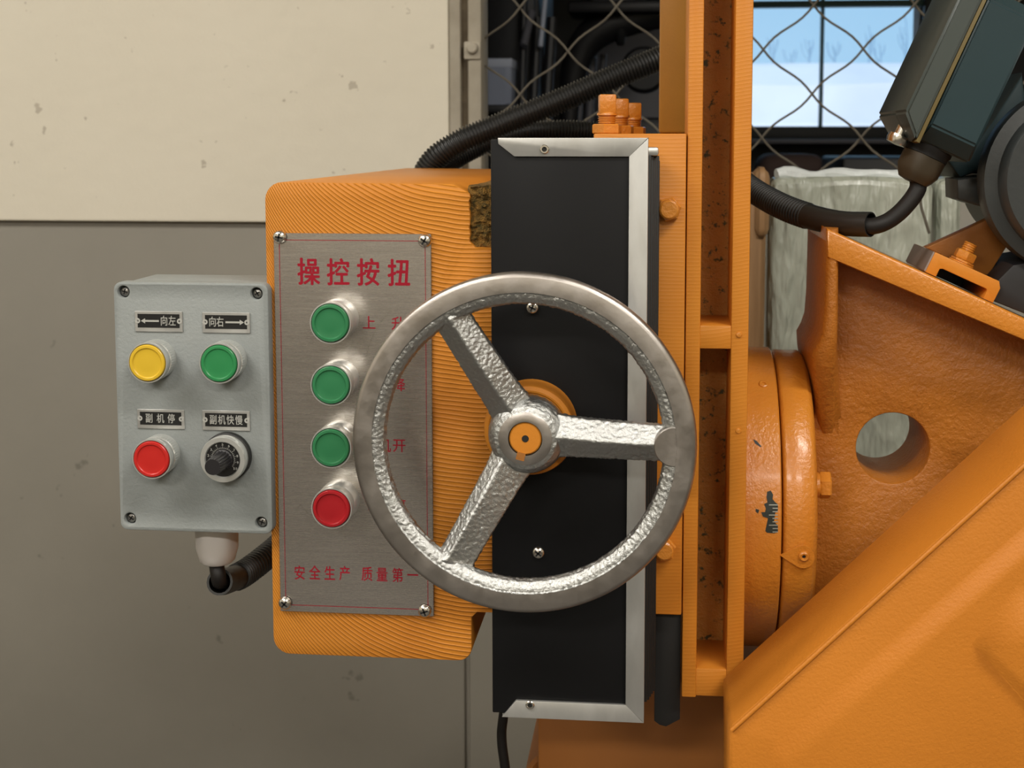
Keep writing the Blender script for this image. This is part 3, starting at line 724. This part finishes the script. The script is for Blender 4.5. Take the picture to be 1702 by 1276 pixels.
# machined boss for a handle at the end of the right spoke
p = O + Vector((math.cos(R_(SP0)), 0, math.sin(R_(SP0))))*(RW-.0145)
b = NB(); lathe(b, p, AX, [(0, .0007), (.0122, .0007), (.0128, .0014), (.0130, .008), (.0115, .013), (0, .013)], 40); mk('handle_boss', b, 'rim_steel', hw)
# shaft and collar
sh = thing('shaft_collar', (O.x, O.y+.04, O.z-.03), 'orange painted shaft end and round collar at the handwheel hub', 'shaft')
yf = O.y + HY
b = NB(); lathe(b, (O.x, yf+.0008, O.z), AX, [(0, .004), (.0020, .004), (.0023, 0), (.0098, 0), (.0107, .0008), (.0107, .075), (0, .075)], 40); s_ = mk('shaft', b, 'orange', sh)
b = NB(); cyl(b, (O.x, yf+.0005, O.z), (O.x, yf+.004, O.z), .0022, .0022, 14); mk('centre_hole', b, 'slot_black', s_)
a = R_(-104); kd = Vector((math.cos(a), 0, math.sin(a)))
b = NB(); box(b, -.0028, .0028, yf-.0003, yf+.012, .0095, .0145, rot=None)
M_ = Matrix.Rotation(-(a - math.pi/2), 3, 'Y')
for v in b.verts: v.co = M_ @ Vector((v.co.x, 0, v.co.z)) + Vector((O.x, v.co.y, O.z))
mk('key', b, 'orange_dark_foot', s_)
yc = yf + .0232
b = NB(); lathe(b, (O.x, yc, O.z), AX, [(.012, .001), (.0255, .001), (.0262, .0002), (.0275, .0), (.0300, .0015), (.0308, .004), (.0312, YP-yc-.0002), (.012, YP-yc-.0002)], 56); mk('collar', b, 'orange', sh)

# ---- clamp block with set screws and bolts
YG = .028
x0, x1, z0, z1 = rect(985, 222, 1137, 1020, YG)
ck = thing('clamp_block', ((x0+x1)/2, .15, z0), 'orange clamp block with set screws on top and bolts in front', 'clamp block')
b = NB(); box(b, x0, x1, YG, .34, z0, z1, .0012); 
for f in b.faces: f.material_index = 0 if f.normal.y < -.5 else 1
mk('clamp_body', b, ['orange_milled_fine', 'orange'], ck)
for (px, Y, py) in ((1009, .075, 157), (1031, .165, 164), (1053, .265, 171)):
    c = W(px, 225, Y); zt_ = z1; top = W(px, py, Y).z; H = top - zt_
    b = NB(); cyl(b, (c.x, Y, zt_), (c.x, Y, zt_+H*.45), .0060, .0060, 20)
    for k in range(4): lathe(b, (c.x, Y, zt_+H*(.26+.055*k)), (0, 0, 1), [(.0055, 0), (.0068, .0006), (.0068, .0010), (.0055, .0016)], 20)
    ss = mk('set_screw', b, 'orange_gloss', ck)
    b = NB(); hexa(b, (c.x, Y, zt_), (c.x, Y, zt_+H*.25), .0113, bev=.0008, u=(math.cos(R_(20)), math.sin(R_(20)), 0)); mk('lock_nut', b, 'orange_gloss', ss)
    b = NB(); lathe(b, (c.x, Y, zt_+H*.45), (0, 0, 1), [(.0055, 0), (.0077, .0008), (.0074, .0022), (.006, .003)], 24)
    box(b, c.x-.0062, c.x+.0062, Y-.0062, Y+.0062, zt_+H*.50, zt_+H, .0013, 2, rot=Matrix.Rotation(R_(8), 3, 'Z')); mk('square_head', b, 'orange_gloss', ss)
for (px, py) in ((1112, 348), (1104, 913)):
    c = W(px, py, YG-.006); c.y = YG
    b = NB(); hexa(b, c, c+Vector((0, -.0065, 0)), .0088, u=(math.cos(R_(12)), 0, math.sin(R_(12)))); bo = mk('bolt', b, 'orange_gloss', ck)
    b = NB(); lathe(b, c+Vector((0, -.0065, 0)), (0, -1, 0), [(.0068, 0), (.0066, .004), (.0055, .0048), (0, .0048)], 24); mk('bolt_end', b, 'orange_gloss', bo)

# ---- slide column with cast pockets
YK = .030
X = [W(px, 640, YK).x for px in (1137, 1163, 1214, 1243)]
ZT = W(1190, -260, YK).z; ZB = W(1180, 1160, YK).z
col = thing('slide_column', ((X[0]+X[3])/2, .1, ZB), 'tall orange cast column with two deep open pockets', 'machine column')
DK = .085
def mbox(name, x0, x1, y0, y1, z0, z1, mats=('orange_milled_fine', 'orange'), parent=None, bev=.0010, **k):
    b = NB(); box(b, x0, x1, y0, y1, z0, z1, bev)
    for f in b.faces: f.material_index = 0 if f.normal.y < -.5 else 1
    return mk(name, b, list(mats), parent, **k)
mbox('column_rail', X[0]+.0006, X[1], YK, DK+.06, ZB, ZT, parent=col)
mbox('column_rail', X[2], X[3], YK, DK+.06, ZB, ZT, parent=col)
for (ya, yb) in ((541, 580), (1112, 1158)):
    zz0, zz1 = W(1190, yb, YK).z, W(1190, ya, YK).z
    mbox('cross_rib', X[1]-.0005, X[2]+.0005, YK+.0006, DK+.01, zz0, zz1, parent=col)
b = NB(); box(b, X[1]-.0005, X[2]+.0005, DK, DK+.02, ZB, ZT); bmesh.ops.subdivide_edges(b, edges=b.edges[:], cuts=30, use_grid_fill=True)
for v in b.verts: v.co.y += .0012*noise.noise(v.co*90)
mk('pocket_back', b, 'orange_dirty', col, label='rough dirty pocket wall')
c = W(1228, 556, YK); b = NB(); lathe(b, c, (0, -1, 0), [(.0022, 0), (.0018, .001), (0, .0015)], 14); mk('paint_drip', b, 'orange_gloss', col)
c = W(1227, 716, YK); b = NB(); lathe(b, c, (0, -1, 0), [(.0020, 0), (.0016, .0009), (0, .0013)], 14); mk('paint_drip', b, 'orange_gloss', col)
# rear guide post seen above the clamp block
x0, x1, z0, z1 = rect(1097, -260, 1160, 222, .20)
b = NB(); box(b, x0, x1, .20, .33, W(1110, 222, .2).z, z1, .003); mk('guide_post', b, 'ochre', label='ochre upright post rising behind the clamp block', cat='machine post')
# black strip under the clamp block
x0, x1, z0, z1 = rect(1088, 1021, 1131, 1208, .040)
b = NB(); prism(b, [[(x0, z1), (x1, z1), (x1, z0+.006), (x1-.010, z0), (x0+.004, z0+.001), (x0, z0+.004)]], .040, .060, .001); mk('wiper_strip', b, 'rubber', label='black rubber strip hanging below the clamp block', cat='rubber strip')
# machine base below
mb = thing('machine_base', (W(1050, 1240, .16).x, .3, 0), 'orange machine base below the column and cover, shade painted into its colour', 'machine base')
x0, x1, _, z1 = rect(893, 1130, 1236, 1276, .16)
b = NB(); box(b, x0, x1+.03, .16, .60, 0, z1, .004); mk('base_front', b, 'orange_base_shaded', mb)
x0, x1, _, z1 = rect(1130, 1170, 1236, 1276, .075)
b = NB(); c = W(940, 1312, .18); lathe(b, (c.x, .18, c.z), (0, 1, 0), [(0, 0), (.034, 0), (.037, .004), (.037, .2), (0, .2)], 36); mk('base_boss', b, 'orange_base_shaded', mb)

# ---- graduated swivel disc and motor bracket
XD = [W(px, 900, .05).x for px in (1230, 1299, 1302, 1360)]
RD = .120; AY = .05 + RD; top = W(1270, 579, AY).z; AZ = top - RD
dk = thing('swivel_disc', (XD[0], AY, AZ-RD), 'orange graduated swivel disc beside the column', 'swivel disc')
b = NB(); lathe(b, (X[3]-.004, AY, AZ), (1, 0, 0), [(0, 0), (RD-.002, 0), (RD, .002), (RD, XD[1]-X[3]+.003), (RD-.0012, XD[1]-X[3]+.004), (0, XD[1]-X[3]+.004)], 120); mk('disc', b, 'orange_gloss', dk, sharp=30)
def on_disc(px, py, r=RD):
    """point of the cylinder surface seen at this pixel"""
    d = (W(px, py, 1.0) - CAM).normalized(); o = CAM
    a = d.y**2 + d.z**2; bq = 2*(d.y*(o.y-AY) + d.z*(o.z-AZ)); cq = (o.y-AY)**2 + (o.z-AZ)**2 - r*r
    t = (-bq - math.sqrt(max(0, bq*bq - 4*a*cq)))/(2*a); return o + d*t
def nrm(p): return Vector((0, p.y-AY, p.z-AZ)).normalized()
c = on_disc(1269, 638); b = NB(); lathe(b, c, nrm(c), [(.0040, -.0003), (.0036, .0006), (.0028, .0010), (.0016, .0008), (.0012, 0), (0, 0)], 20); rv = mk('rivet', b, 'orange_gloss', dk)
# worn patch of paint: dark metal with engraved marks
def patch(bm, poly, off):
    cen = Vector((sum(p[0] for p in poly)/len(poly), sum(p[1] for p in poly)/len(poly)))
    vs_ = []
    for q in poly: p = on_disc(q[0], q[1], RD); vs_.append(bm.verts.new(p + nrm(p)*off))
    p = on_disc(cen[0], cen[1], RD); vc = bm.verts.new(p + nrm(p)*off)
    for i in range(len(vs_)): bm.faces.new([vc, vs_[i], vs_[(i+1) % len(vs_)]])
b = NB(); patch(b, [(1275, 817), (1281, 815), (1285, 822), (1284, 829), (1288, 834), (1293, 838), (1293, 884), (1287, 886), (1275, 885), (1272, 882), (1281, 876), (1277, 873), (1279, 862), (1268, 858), (1265, 851), (1271, 853), (1273, 845), (1270, 837), (1278, 834), (1274, 826)], .00025)
mk('worn_patch', b, 'paint_chip', dk, flat=True, label='dark worn patch in the paint'); b = NB(); patch(b, [(1256, 845), (1262, 847), (1260, 853), (1256, 850)], .00025); mk('worn_patch', b, 'paint_chip', dk, flat=True); b = NB(); patch(b, [(1252, 730), (1258, 733), (1266, 742), (1264, 743), (1255, 737)], .00025)
mk('worn_patch', b, 'paint_chip', dk, flat=True)
b = NB()
for k in range(9):
    y = 838 + k*5.6; patch(b, [(1284 if k % 3 else 1278, y), (1293, y), (1293, y+1.6), (1284 if k % 3 else 1278, y+1.6)], .0004)
mk('graduation', b, 'chip_silver', dk, flat=True, label='silver graduation marks')

br = thing('motor_bracket', (XD[2], AY, AZ-RD), 'large orange cast motor bracket with a round hole', 'bracket')
b = NB(); L1 = XD[3]-XD[2]
lathe(b, (XD[2], AY, AZ), (1, 0, 0), [(0, 0), (RD-.006, 0), (RD-.003, .001), (RD-.002, .003), (RD-.002, L1-.004), (RD-.006, L1), (0, L1)], 120); mk('bracket_flange', b, 'orange_gloss', br, sharp=50)
YWB, YRB = .125, .080          # web, rib front
def Wx(px, py, Y): p = W(px, py, Y); return (p.x, p.z)
hcx, hcz = Wx(1484, 745, YWB); hr = 58.5*mm(YWB)
outl = [Wx(1370, 600, YWB), Wx(1370, 410, YWB), Wx(1384, 402, YWB), Wx(1900, 640, YWB), Wx(1900, 1150, YWB), Wx(1340, 1150, YWB), Wx(1340, 760, YWB)]
b = NB(); prism(b, [outl, circle(hcx, hcz, hr, 56)], YWB, YWB+.085, .002); mk('web', b, 'orange_cast', br, sharp=45)
# front lip of the hole
# upright rib
t = bmesh.new(); rings = []
for (py, xlp, xrp, yf_) in ((381, 1375, 1394, YRB+.0012), (430, 1374, 1394, YRB+.0012), (520, 1371, 1393, YRB+.002), (556, 1367, 1392, YRB+.004), (574, 1360, 1391, YRB+.006), (588, 1351, 1390, YRB+.009), (612, 1351, 1390, YRB+.014), (650, 1355, 1389, YRB+.024), (700, 1360, 1388, YRB+.040), (745, 1364, 1386, YWB+.006)):
    z = W(1380, py, yf_).z; xa, xb = W(xlp, py, yf_).x, W(xrp, py, yf_).x; k_ = .004
    rings.append([t.verts.new(q) for q in ((xa, yf_+k_, z), (xa+k_*.7, yf_, z), (xb-k_*.5, yf_, z), (xb, yf_+k_*.7, z), (xb+.006, YWB+.002, z), (xb+.006, YRB+.128, z), (xa, YRB+.128, z))])
for A, B in zip(rings, rings[1:]):
    for i in range(7): t.faces.new([A[i], A[(i+1) % 7], B[(i+1) % 7], B[i]])
t.faces.new(rings[0]); t.faces.new(rings[-1]); bmesh.ops.recalc_face_normals(t, faces=t.faces[:])
b = NB(); join(b, t); mk('upright_rib', b, 'orange_cast', br, sharp=60)
# sloping top flange
b = NB(); prism(b, [[Wx(1374, 379, YRB), Wx(1376, 428, YRB), Wx(1900, 649, YRB), Wx(1900, 619, YRB)]], YRB, YRB+.112, .0022); bmesh.ops.recalc_face_normals(b, faces=b.faces[:]); mk('sloping_top', b, 'orange_gloss', br, sharp=45)
# hex bolt through the flange
c = W(1361, 803, .09); c.y = .085
b = NB(); cyl(b, (XD[3]-.001, c.y, c.z), (XD[3]+.0045, c.y, c.z), .0095, .0095, 28, 0, .0008); bo = mk('bolt', b, 'orange_gloss', br)
b = NB(); hexa(b, (XD[3]+.0045, c.y, c.z), (XD[3]+.0125, c.y, c.z), .0102, bev=.001, u=(0, 0, 1)); mk('bolt_head', b, 'orange_gloss', bo)
# pointer tag riveted on the flange
b = NB(); cx, cy = 1335, 925; poly = [(1297, 923)] + [(cx + 19*math.cos(R_(a)), cy - 19*math.sin(R_(a))) for a in range(115, -136, -18)]
def tagpoly(bm, poly, r, off0, off1):
    tops = []; bots = []
    for q in poly:
        p = on_disc(q[0], q[1], r); n_ = nrm(p); tops.append(bm.verts.new(p + n_*off1)); bots.append(bm.verts.new(p + n_*off0))
    bm.faces.new(tops); bm.faces.new(bots[::-1])
    for i in range(len(tops)): j = (i+1) % len(tops); bm.faces.new([tops[i], bots[i], bots[j], tops[j]])
    bmesh.ops.recalc_face_normals(bm, faces=bm.faces[:])
tagpoly(b, poly, RD, -.0016, .0004); pt = mk('pointer_tag', b, 'orange_gloss', br)
c = on_disc(1336, 924); b = NB(); lathe(b, c + nrm(c)*.0003, nrm(c), [(.0040, 0), (.0037, .0012), (.0028, .0018), (.0016, .0015), (.0012, .0005)], 22); rv = mk('rivet', b, 'orange_gloss', pt)
b = NB(); cyl(b, c + nrm(c)*.0003, c + nrm(c)*.0009, .0013, .0013, 12); mk('rivet_hole', b, 'slot_black', pt)

# ---- belt guard in the lower right
YQ, YQB = -.057, .024
gd = thing('belt_guard', (W(1450, 1276, YQ).x, -.02, .8), 'large orange sheet metal guard with a diagonal upper edge', 'machine guard')
def gp(px, py): return Wx(px, py, YQ)
poly = [gp(1212, 1420), gp(1212, 1212), gp(1219, 1204), gp(1702, 768), gp(1760, 716), gp(1950, 716), gp(1950, 1420)]
b = NB(); prism(b, [poly], YQ, YQB, .0022); mk('guard_body', b, 'orange_sheet', gd, sharp=50)
def emboss(pin, pout, h, name):
    """raised field with soft sloping sides"""
    b = NB(); A = [Vector((p[0], YQ+.0004, p[1])) for p in pout]; B = [Vector((p[0], YQ-h, p[1])) for p in pin]; n = len(A); rings = []
    for k in range(9):
        t = k/8; s = t*t*(3-2*t)
        rings.append([b.verts.new(Vector((a.x + (q.x-a.x)*t, a.y + (q.y-a.y)*s, a.z + (q.z-a.z)*t))) for a, q in zip(A, B)])
    for r0_, r1_ in zip(rings, rings[1:]):
        for i in range(n): b.faces.new([r0_[i], r0_[(i+1) % n], r1_[(i+1) % n], r1_[i]])
    b.faces.new(rings[-1]); bmesh.ops.recalc_face_normals(b, faces=b.faces[:])
    return mk(name, b, 'orange_sheet', gd, sharp=80)
emboss([gp(1318, 1400), gp(1318, 1262), gp(1740, 892), gp(1930, 892), gp(1930, 1400)], [gp(1280, 1415), gp(1280, 1228), gp(1735, 838), gp(1945, 838), gp(1945, 1415)], .0060, 'embossed_field')
# edge bead along the diagonal
b = NB(); a0, a1 = W(1216, 1213, YQ), W(1704, 772, YQ); cyl(b, a0 + Vector((0, -.0002, 0)), a1 + Vector((0, -.0002, 0)), .0016, .0016, 12); mk('edge_bead', b, 'orange_sheet', gd)
# raised boss with a slanting lower left side
b = NB()
pin = [gp(1648, 1072), gp(1722, 1050), gp(1900, 1050), gp(1900, 1290), gp(1872, 1290)]; pout = [gp(1606, 1062), gp(1680, 955), gp(1940, 955), gp(1940, 1335), gp(1850, 1335)]
A = [Vector((p[0], YQ-.0056, p[1])) for p in pout]; B = [Vector((p[0], YQ-.0135, p[1])) for p in pin]; rings = []
for k in range(9):
    t = k/8; s = t*t*(3-2*t); rings.append([b.verts.new(Vector((p.x+(q.x-p.x)*t, p.y+(q.y-p.y)*s, p.z+(q.z-p.z)*t))) for p, q in zip(A, B)])
for r0_, r1_ in zip(rings, rings[1:]):
    for i in range(5): b.faces.new([r0_[i], r0_[(i+1) % 5], r1_[(i+1) % 5], r1_[i]])
b.faces.new(rings[-1]); bmesh.ops.recalc_face_normals(b, faces=b.faces[:]); mk('embossed_boss', b, 'orange_sheet', gd, sharp=80)

# ---- motor with foot and terminal box
YM = .085
mt = thing('electric_motor', (W(1760, 400, YM).x, .15, W(1700, 520, YM).z), 'dark grey electric motor with a blue green terminal box', 'motor')
mcx, mcz = Wx(1806, 300, YM); RM = 152*mm(YM)
b = NB(); lathe(b, (mcx, YM, mcz), (0, 1, 0), [(0, .0), (RM*.80, .0), (RM*.84, .003), (RM*.86, .010), (RM*.99, .012), (RM, .016), (RM, .032), (RM*.985, .034), (RM*.86, .036), (RM*.86, .13), (0, .13)], 72); mk('motor_body', b, 'motor_grey', mt, sharp=35)
# foot on the slope
sl = math.atan2(-(W(1686, 521, YRB).z - W(1376, 379, YRB).z), W(1686, 521, YRB).x - W(1376, 379, YRB).x)
def slope_frame(px, py, Y):
    o = W(px, py, Y); s = Vector((math.cos(sl), 0, -math.sin(sl))); n = Vector((math.sin(sl), 0, math.cos(sl))); return o, s, n
def slab(bm, o, s, n, a0, a1, h0, h1, y0, y1, bev=.001, mi=0):
    t = bmesh.new(); bmesh.ops.create_cube(t, size=1)
    for v in t.verts: v.co = Vector((a0 + (v.co.x+.5)*(a1-a0), y0 + (v.co.y+.5)*(y1-y0), h0 + (v.co.z+.5)*(h1-h0)))
    if bev: bmesh.ops.bevel(t, geom=t.edges[:], offset=bev, segments=2, affect='EDGES')
    for v in t.verts: v.co = Vector((o.x, 0, o.z)) + s*v.co.x + n*v.co.z + Vector((0, v.co.y, 0))
    join(bm, t, mi)
YT = .100
o, s, n = slope_frame(1538, 452, YT)
o = Vector((o.x, 0, o.z))
# lift the foot just onto the flange top
fl = W(1538, 452, YRB); 
Lf = 128*mm(YT)/math.cos(0); 
b = NB(); pl = [(0, 0), (.0085, 0), (.0085, .0065), (.0105, .0075), (.0455, .0075), (.0465, .0065), (.0465, 0), (.0545, 0), (.0545, .0120), (.0515, .0165), (.0, .0165)]
ptsf = [(o.x + s.x*q[0]*1.0 + n.x*q[1], o.z + s.z*q[0] + n.z*q[1]) for q in pl]
prism(b, [ptsf], YT, YT+.075, .0006); ft = mk('motor_foot', b, 'orange', mt)
b = NB(); slab(b, o, s, n, .004, .056, .0, .0160, YT+.0755, YT+.088, .0005); mk('slot_blocker', b, 'motor_grey', ft)  # dark block added so the foot slot lets no light through
b = NB(); slab(b, o, s, n, -.0012, .0002, .0005, .0163, YT+.0008, YT+.075, .0003); mk('foot_end', b, 'bare_metal', ft, label='bare metal foot end')
b = NB(); tri = [(.002, .0168), (.0545, .0168), (.0600, .075), (.046, .070)]
prism(b, [[(o.x + s.x*q[0] + n.x*q[1], o.z + s.z*q[0] + n.z*q[1]) for q in tri]], YT+.045, YT+.058, .001); mk('gusset', b, 'orange_dark_foot', ft)
b = NB(); q0 = o + s*.025 + n*.0167 + Vector((0, YT+.018, 0))
cyl(b, q0, q0 + n*.0012, .0098, .0098, 24); wsh = mk('foot_bolt', b, 'orange_gloss', ft)
b = NB(); hexa(b, q0 + n*.0012, q0 + n*.0032, .0088, bev=.0004); hexa(b, q0 + n*.0034, q0 + n*.0102, .0082, bev=.0008, u=(0, 1, 0)); mk('nut', b, 'orange_gloss', wsh)
b = NB(); cyl(b, q0 + n*.010, q0 + n*.017, .0045, .0045, 16)
for k in range(4): lathe(b, q0 + n*(.0106+.0017*k), n, [(.0044, 0), (.0051, .0005), (.0051, .0008), (.0044, .0013)], 18)
mk('stud', b, 'orange_gloss', wsh)
b = NB(); prism(b, [[Wx(1650, 500, YT+.01), Wx(1656, 468, YT+.01), Wx(1684, 440, YT+.01), Wx(1800, 420, YT+.01), Wx(1800, 560, YT+.01)]], YT+.01, YT+.09, .002); mk('motor_rail', b, 'junk_black', mt)
# lug with earth screw, saddle
x0, x1, z0, z1 = rect(1590, 296, 1652, 344, YT+.04)
b = NB(); prism(b, [[Wx(1591, 298, YT+.03), Wx(1650, 292, YT+.03), Wx(1655, 348, YT+.03), Wx(1622, 341, YT+.03), Wx(1592, 331, YT+.03)]], YT+.03, YT+.075, .002); mk('lug', b, 'motor_grey', mt)
c = W(1659, 327, YT+.01); b = NB(); lathe(b, c + Vector((0, .02, 0)), (0, -1, 0), [(.0045, 0), (.0045, .016), (.003, .018), (0, .018)], 20, rfun=lambda th, r, h: r*(1 + .18*(int(th*5) % 2))); mk('earth_screw', b, 'bare_metal', mt)
b = NB(); prism(b, [[Wx(1570, 262, YT+.05), Wx(1608, 258, YT+.05), Wx(1650, 200, YT+.05), Wx(1700, 120, YT+.05), Wx(1720, 300, YT+.05), Wx(1650, 300, YT+.05), Wx(1622, 286, YT+.05), Wx(1596, 296, YT+.05)]], YT+.05, YT+.12, .003); mk('saddle', b, 'motor_blue', mt)
# terminal box: long axis across the slope, lid to the upper left
YX = .075
seam = Vector((-.425, .905)); per = Vector((.905, .425))    # in pixel directions
def tb(u_, v_): return Wx(1527 - seam.x*u_ + per.x*v_, 233 - seam.y*u_ + per.y*v_, YX)
b = NB(); base = [tb(9, 4), tb(300, 4), tb(300, 92), tb(22, 98), tb(0, 78)]
base = [tb(14, 3), tb(300, 3), tb(300, 98), tb(14, 98)]
t = bmesh.new(); y0_, y1_ = YX, YX+.085
def ring(poly, Y): return [t.verts.new((p[0], Y, p[1])) for p in poly]
f_in = [tb(32, 6), tb(262, 6), tb(262, 92), tb(32, 92)]
f_mid = [tb(3, 3), tb(285, 3), tb(285, 98), tb(3, 98)]
A = ring(f_in, YX); B = ring(f_mid, YX+.012); D_ = ring(f_mid, YX+.085)
for r0_, r1_ in ((A, B), (B, D_)):
    for i in range(4): t.faces.new([r0_[i], r0_[(i+1) % 4], r1_[(i+1) % 4], r1_[i]])
t.faces.new(A); t.faces.new(D_); bmesh.ops.recalc_face_normals(t, faces=t.faces[:])
bmesh.ops.bevel(t, geom=t.edges[:], offset=.0015, segments=2, affect='EDGES'); b = NB(); join(b, t); tbx = mk('terminal_box', b, 'motor_blue', mt, label='blue green terminal box', sharp=30)
b = NB(); prism(b, [[tb(-4, -4), tb(290, -4), tb(290, 3), tb(-4, 3)]], YX-.001, YX+.084, .0006); mk('box_gasket', b, 'gasket', tbx)
t = bmesh.new()
f_in = [tb(25, -34), tb(265, -34), tb(270, -5), tb(8, -5)]; f_mid = [tb(20, -50), tb(280, -50), tb(290, -4), tb(-10, -4)]
lo_ = [tb(38, -46), tb(262, -46), tb(290, -4), tb(-8, -4)]
A = ring([tb(34, -40), tb(262, -40), tb(280, -5), tb(-2, -5)], YX-.003); B = ring([tb(26, -52), tb(272, -52), tb(290, -4), tb(-8, -4)], YX+.012); D_ = ring([tb(26, -52), tb(272, -52), tb(290, -4), tb(-8, -4)], YX+.084)
for r0_, r1_ in ((A, B), (B, D_)):
    for i in range(4): t.faces.new([r0_[i], r0_[(i+1) % 4], r1_[(i+1) % 4], r1_[i]])
t.faces.new(A); t.faces.new(D_); bmesh.ops.recalc_face_normals(t, faces=t.faces[:])
bmesh.ops.bevel(t, geom=t.edges[:], offset=.0018, segments=2, affect='EDGES'); b = NB(); join(b, t); mk('box_lid', b, 'motor_lid', tbx, sharp=30)
c = Wx(1500, 228, YX+.004); b = NB(); lathe(b, (c[0], YX+.02, c[1]), (seam.x, 0, -seam.y), [(.0, -.012), (.0045, -.012), (.0045, -.002), (.0075, -.0015), (.0080, .002), (.0070, .005), (0, .006)], 20); mk('lid_screw', b, 'chrome', tbx)
# motor gland: collar and nut at the lower end of the terminal box
gd_ = Vector((seam.x, 0, -seam.y)).normalized()
g0 = Vector((tb(0, 34)[0], YX+.030, tb(0, 34)[1]))
b = NB(); lathe(b, g0, gd_, [(0, -.004), (.0175, -.004), (.0175, .001), (.0165, .003), (.0165, .006), (0, .006)], 32); gl = mk('gland_collar', b, 'slot_black', tbx)
b = NB(); lathe(b, g0 + gd_*.005, gd_, [(0, 0), (.0150, 0), (.0168, .0015), (.0165, .013), (.0140, .018), (.0115, .0215), (.006, .0225), (0, .0225)], 48, rfun=lambda th, r, h: r*(1-.06*abs(math.cos(3*th))**2)); mk('gland_nut', b, 'gland_brown', gl)
GE = g0 + gd_*.026
# motor conduit and its cable
pts = [W(1215, 286, .24), W(1252, 316, .20), W(1300, 343, .16), W(1350, 361, .13), W(1400, 371, .11), W(1448, 373, .095)]
pp = spline(pts, .0004); Ltot = .0004*len(pp); cf = corr(.0098, .0007, .0032)
b = NB(); tube(b, pp, lambda s: cf(s) if s < Ltot-.058 else .0098 - .0004*min(1, (s-Ltot+.058)/.03), .0004, 18, hollow=(.0084, .035), raw=True); mk('corrugated_conduit', b, 'conduit', label='black conduit resting on the orange bracket below the terminal box', cat='conduit')
b = NB(); tube(b, [W(1425, 372, .10), W(1450, 376, .096), W(1478, 366, .098), W(1505, 343, .100), W(1526, 312, .103), GE - gd_*.006], .0063, .003, 14); mk('motor_cable', b, 'cable', label='dark cable curving from the conduit up to the terminal box gland', cat='cable')

# ---- conduits above the ram
PT = .0036
cf = corr(.0120, .0012, PT)
b = NB(); tube(b, [W(690, 330, .47), W(716, 272, .46), W(760, 238, .46), W(830, 208, .47), W(920, 172, .48), W(1010, 133, .49), W(1100, 95, .50), W(1180, 60, .52)], cf, PT/8, 16); mk('corrugated_conduit', b, 'conduit', label='thick black corrugated conduit sweeping up behind the ram', cat='conduit')
cf2 = corr(.0102, .0011, PT)
b = NB(); tube(b, [W(712, 300, .445), W(738, 276, .50), W(790, 246, .53), W(850, 224, .54), W(920, 216, .55), W(1000, 219, .56), W(1060, 232, .56)], cf2, PT/8, 16); mk('corrugated_conduit', b, 'conduit', label='lower black conduit lying flat just above the black cover panel', cat='conduit')
b = NB(); tube(b, [W(846, 1130, .12), W(836, 1195, .12), W(834, 1230, .12), W(841, 1290, .12), W(850, 1400, .13)], .0040, .004, 12); mk('hanging_cable', b, 'cable', label='black cable hanging below the black cover panel', cat='cable')
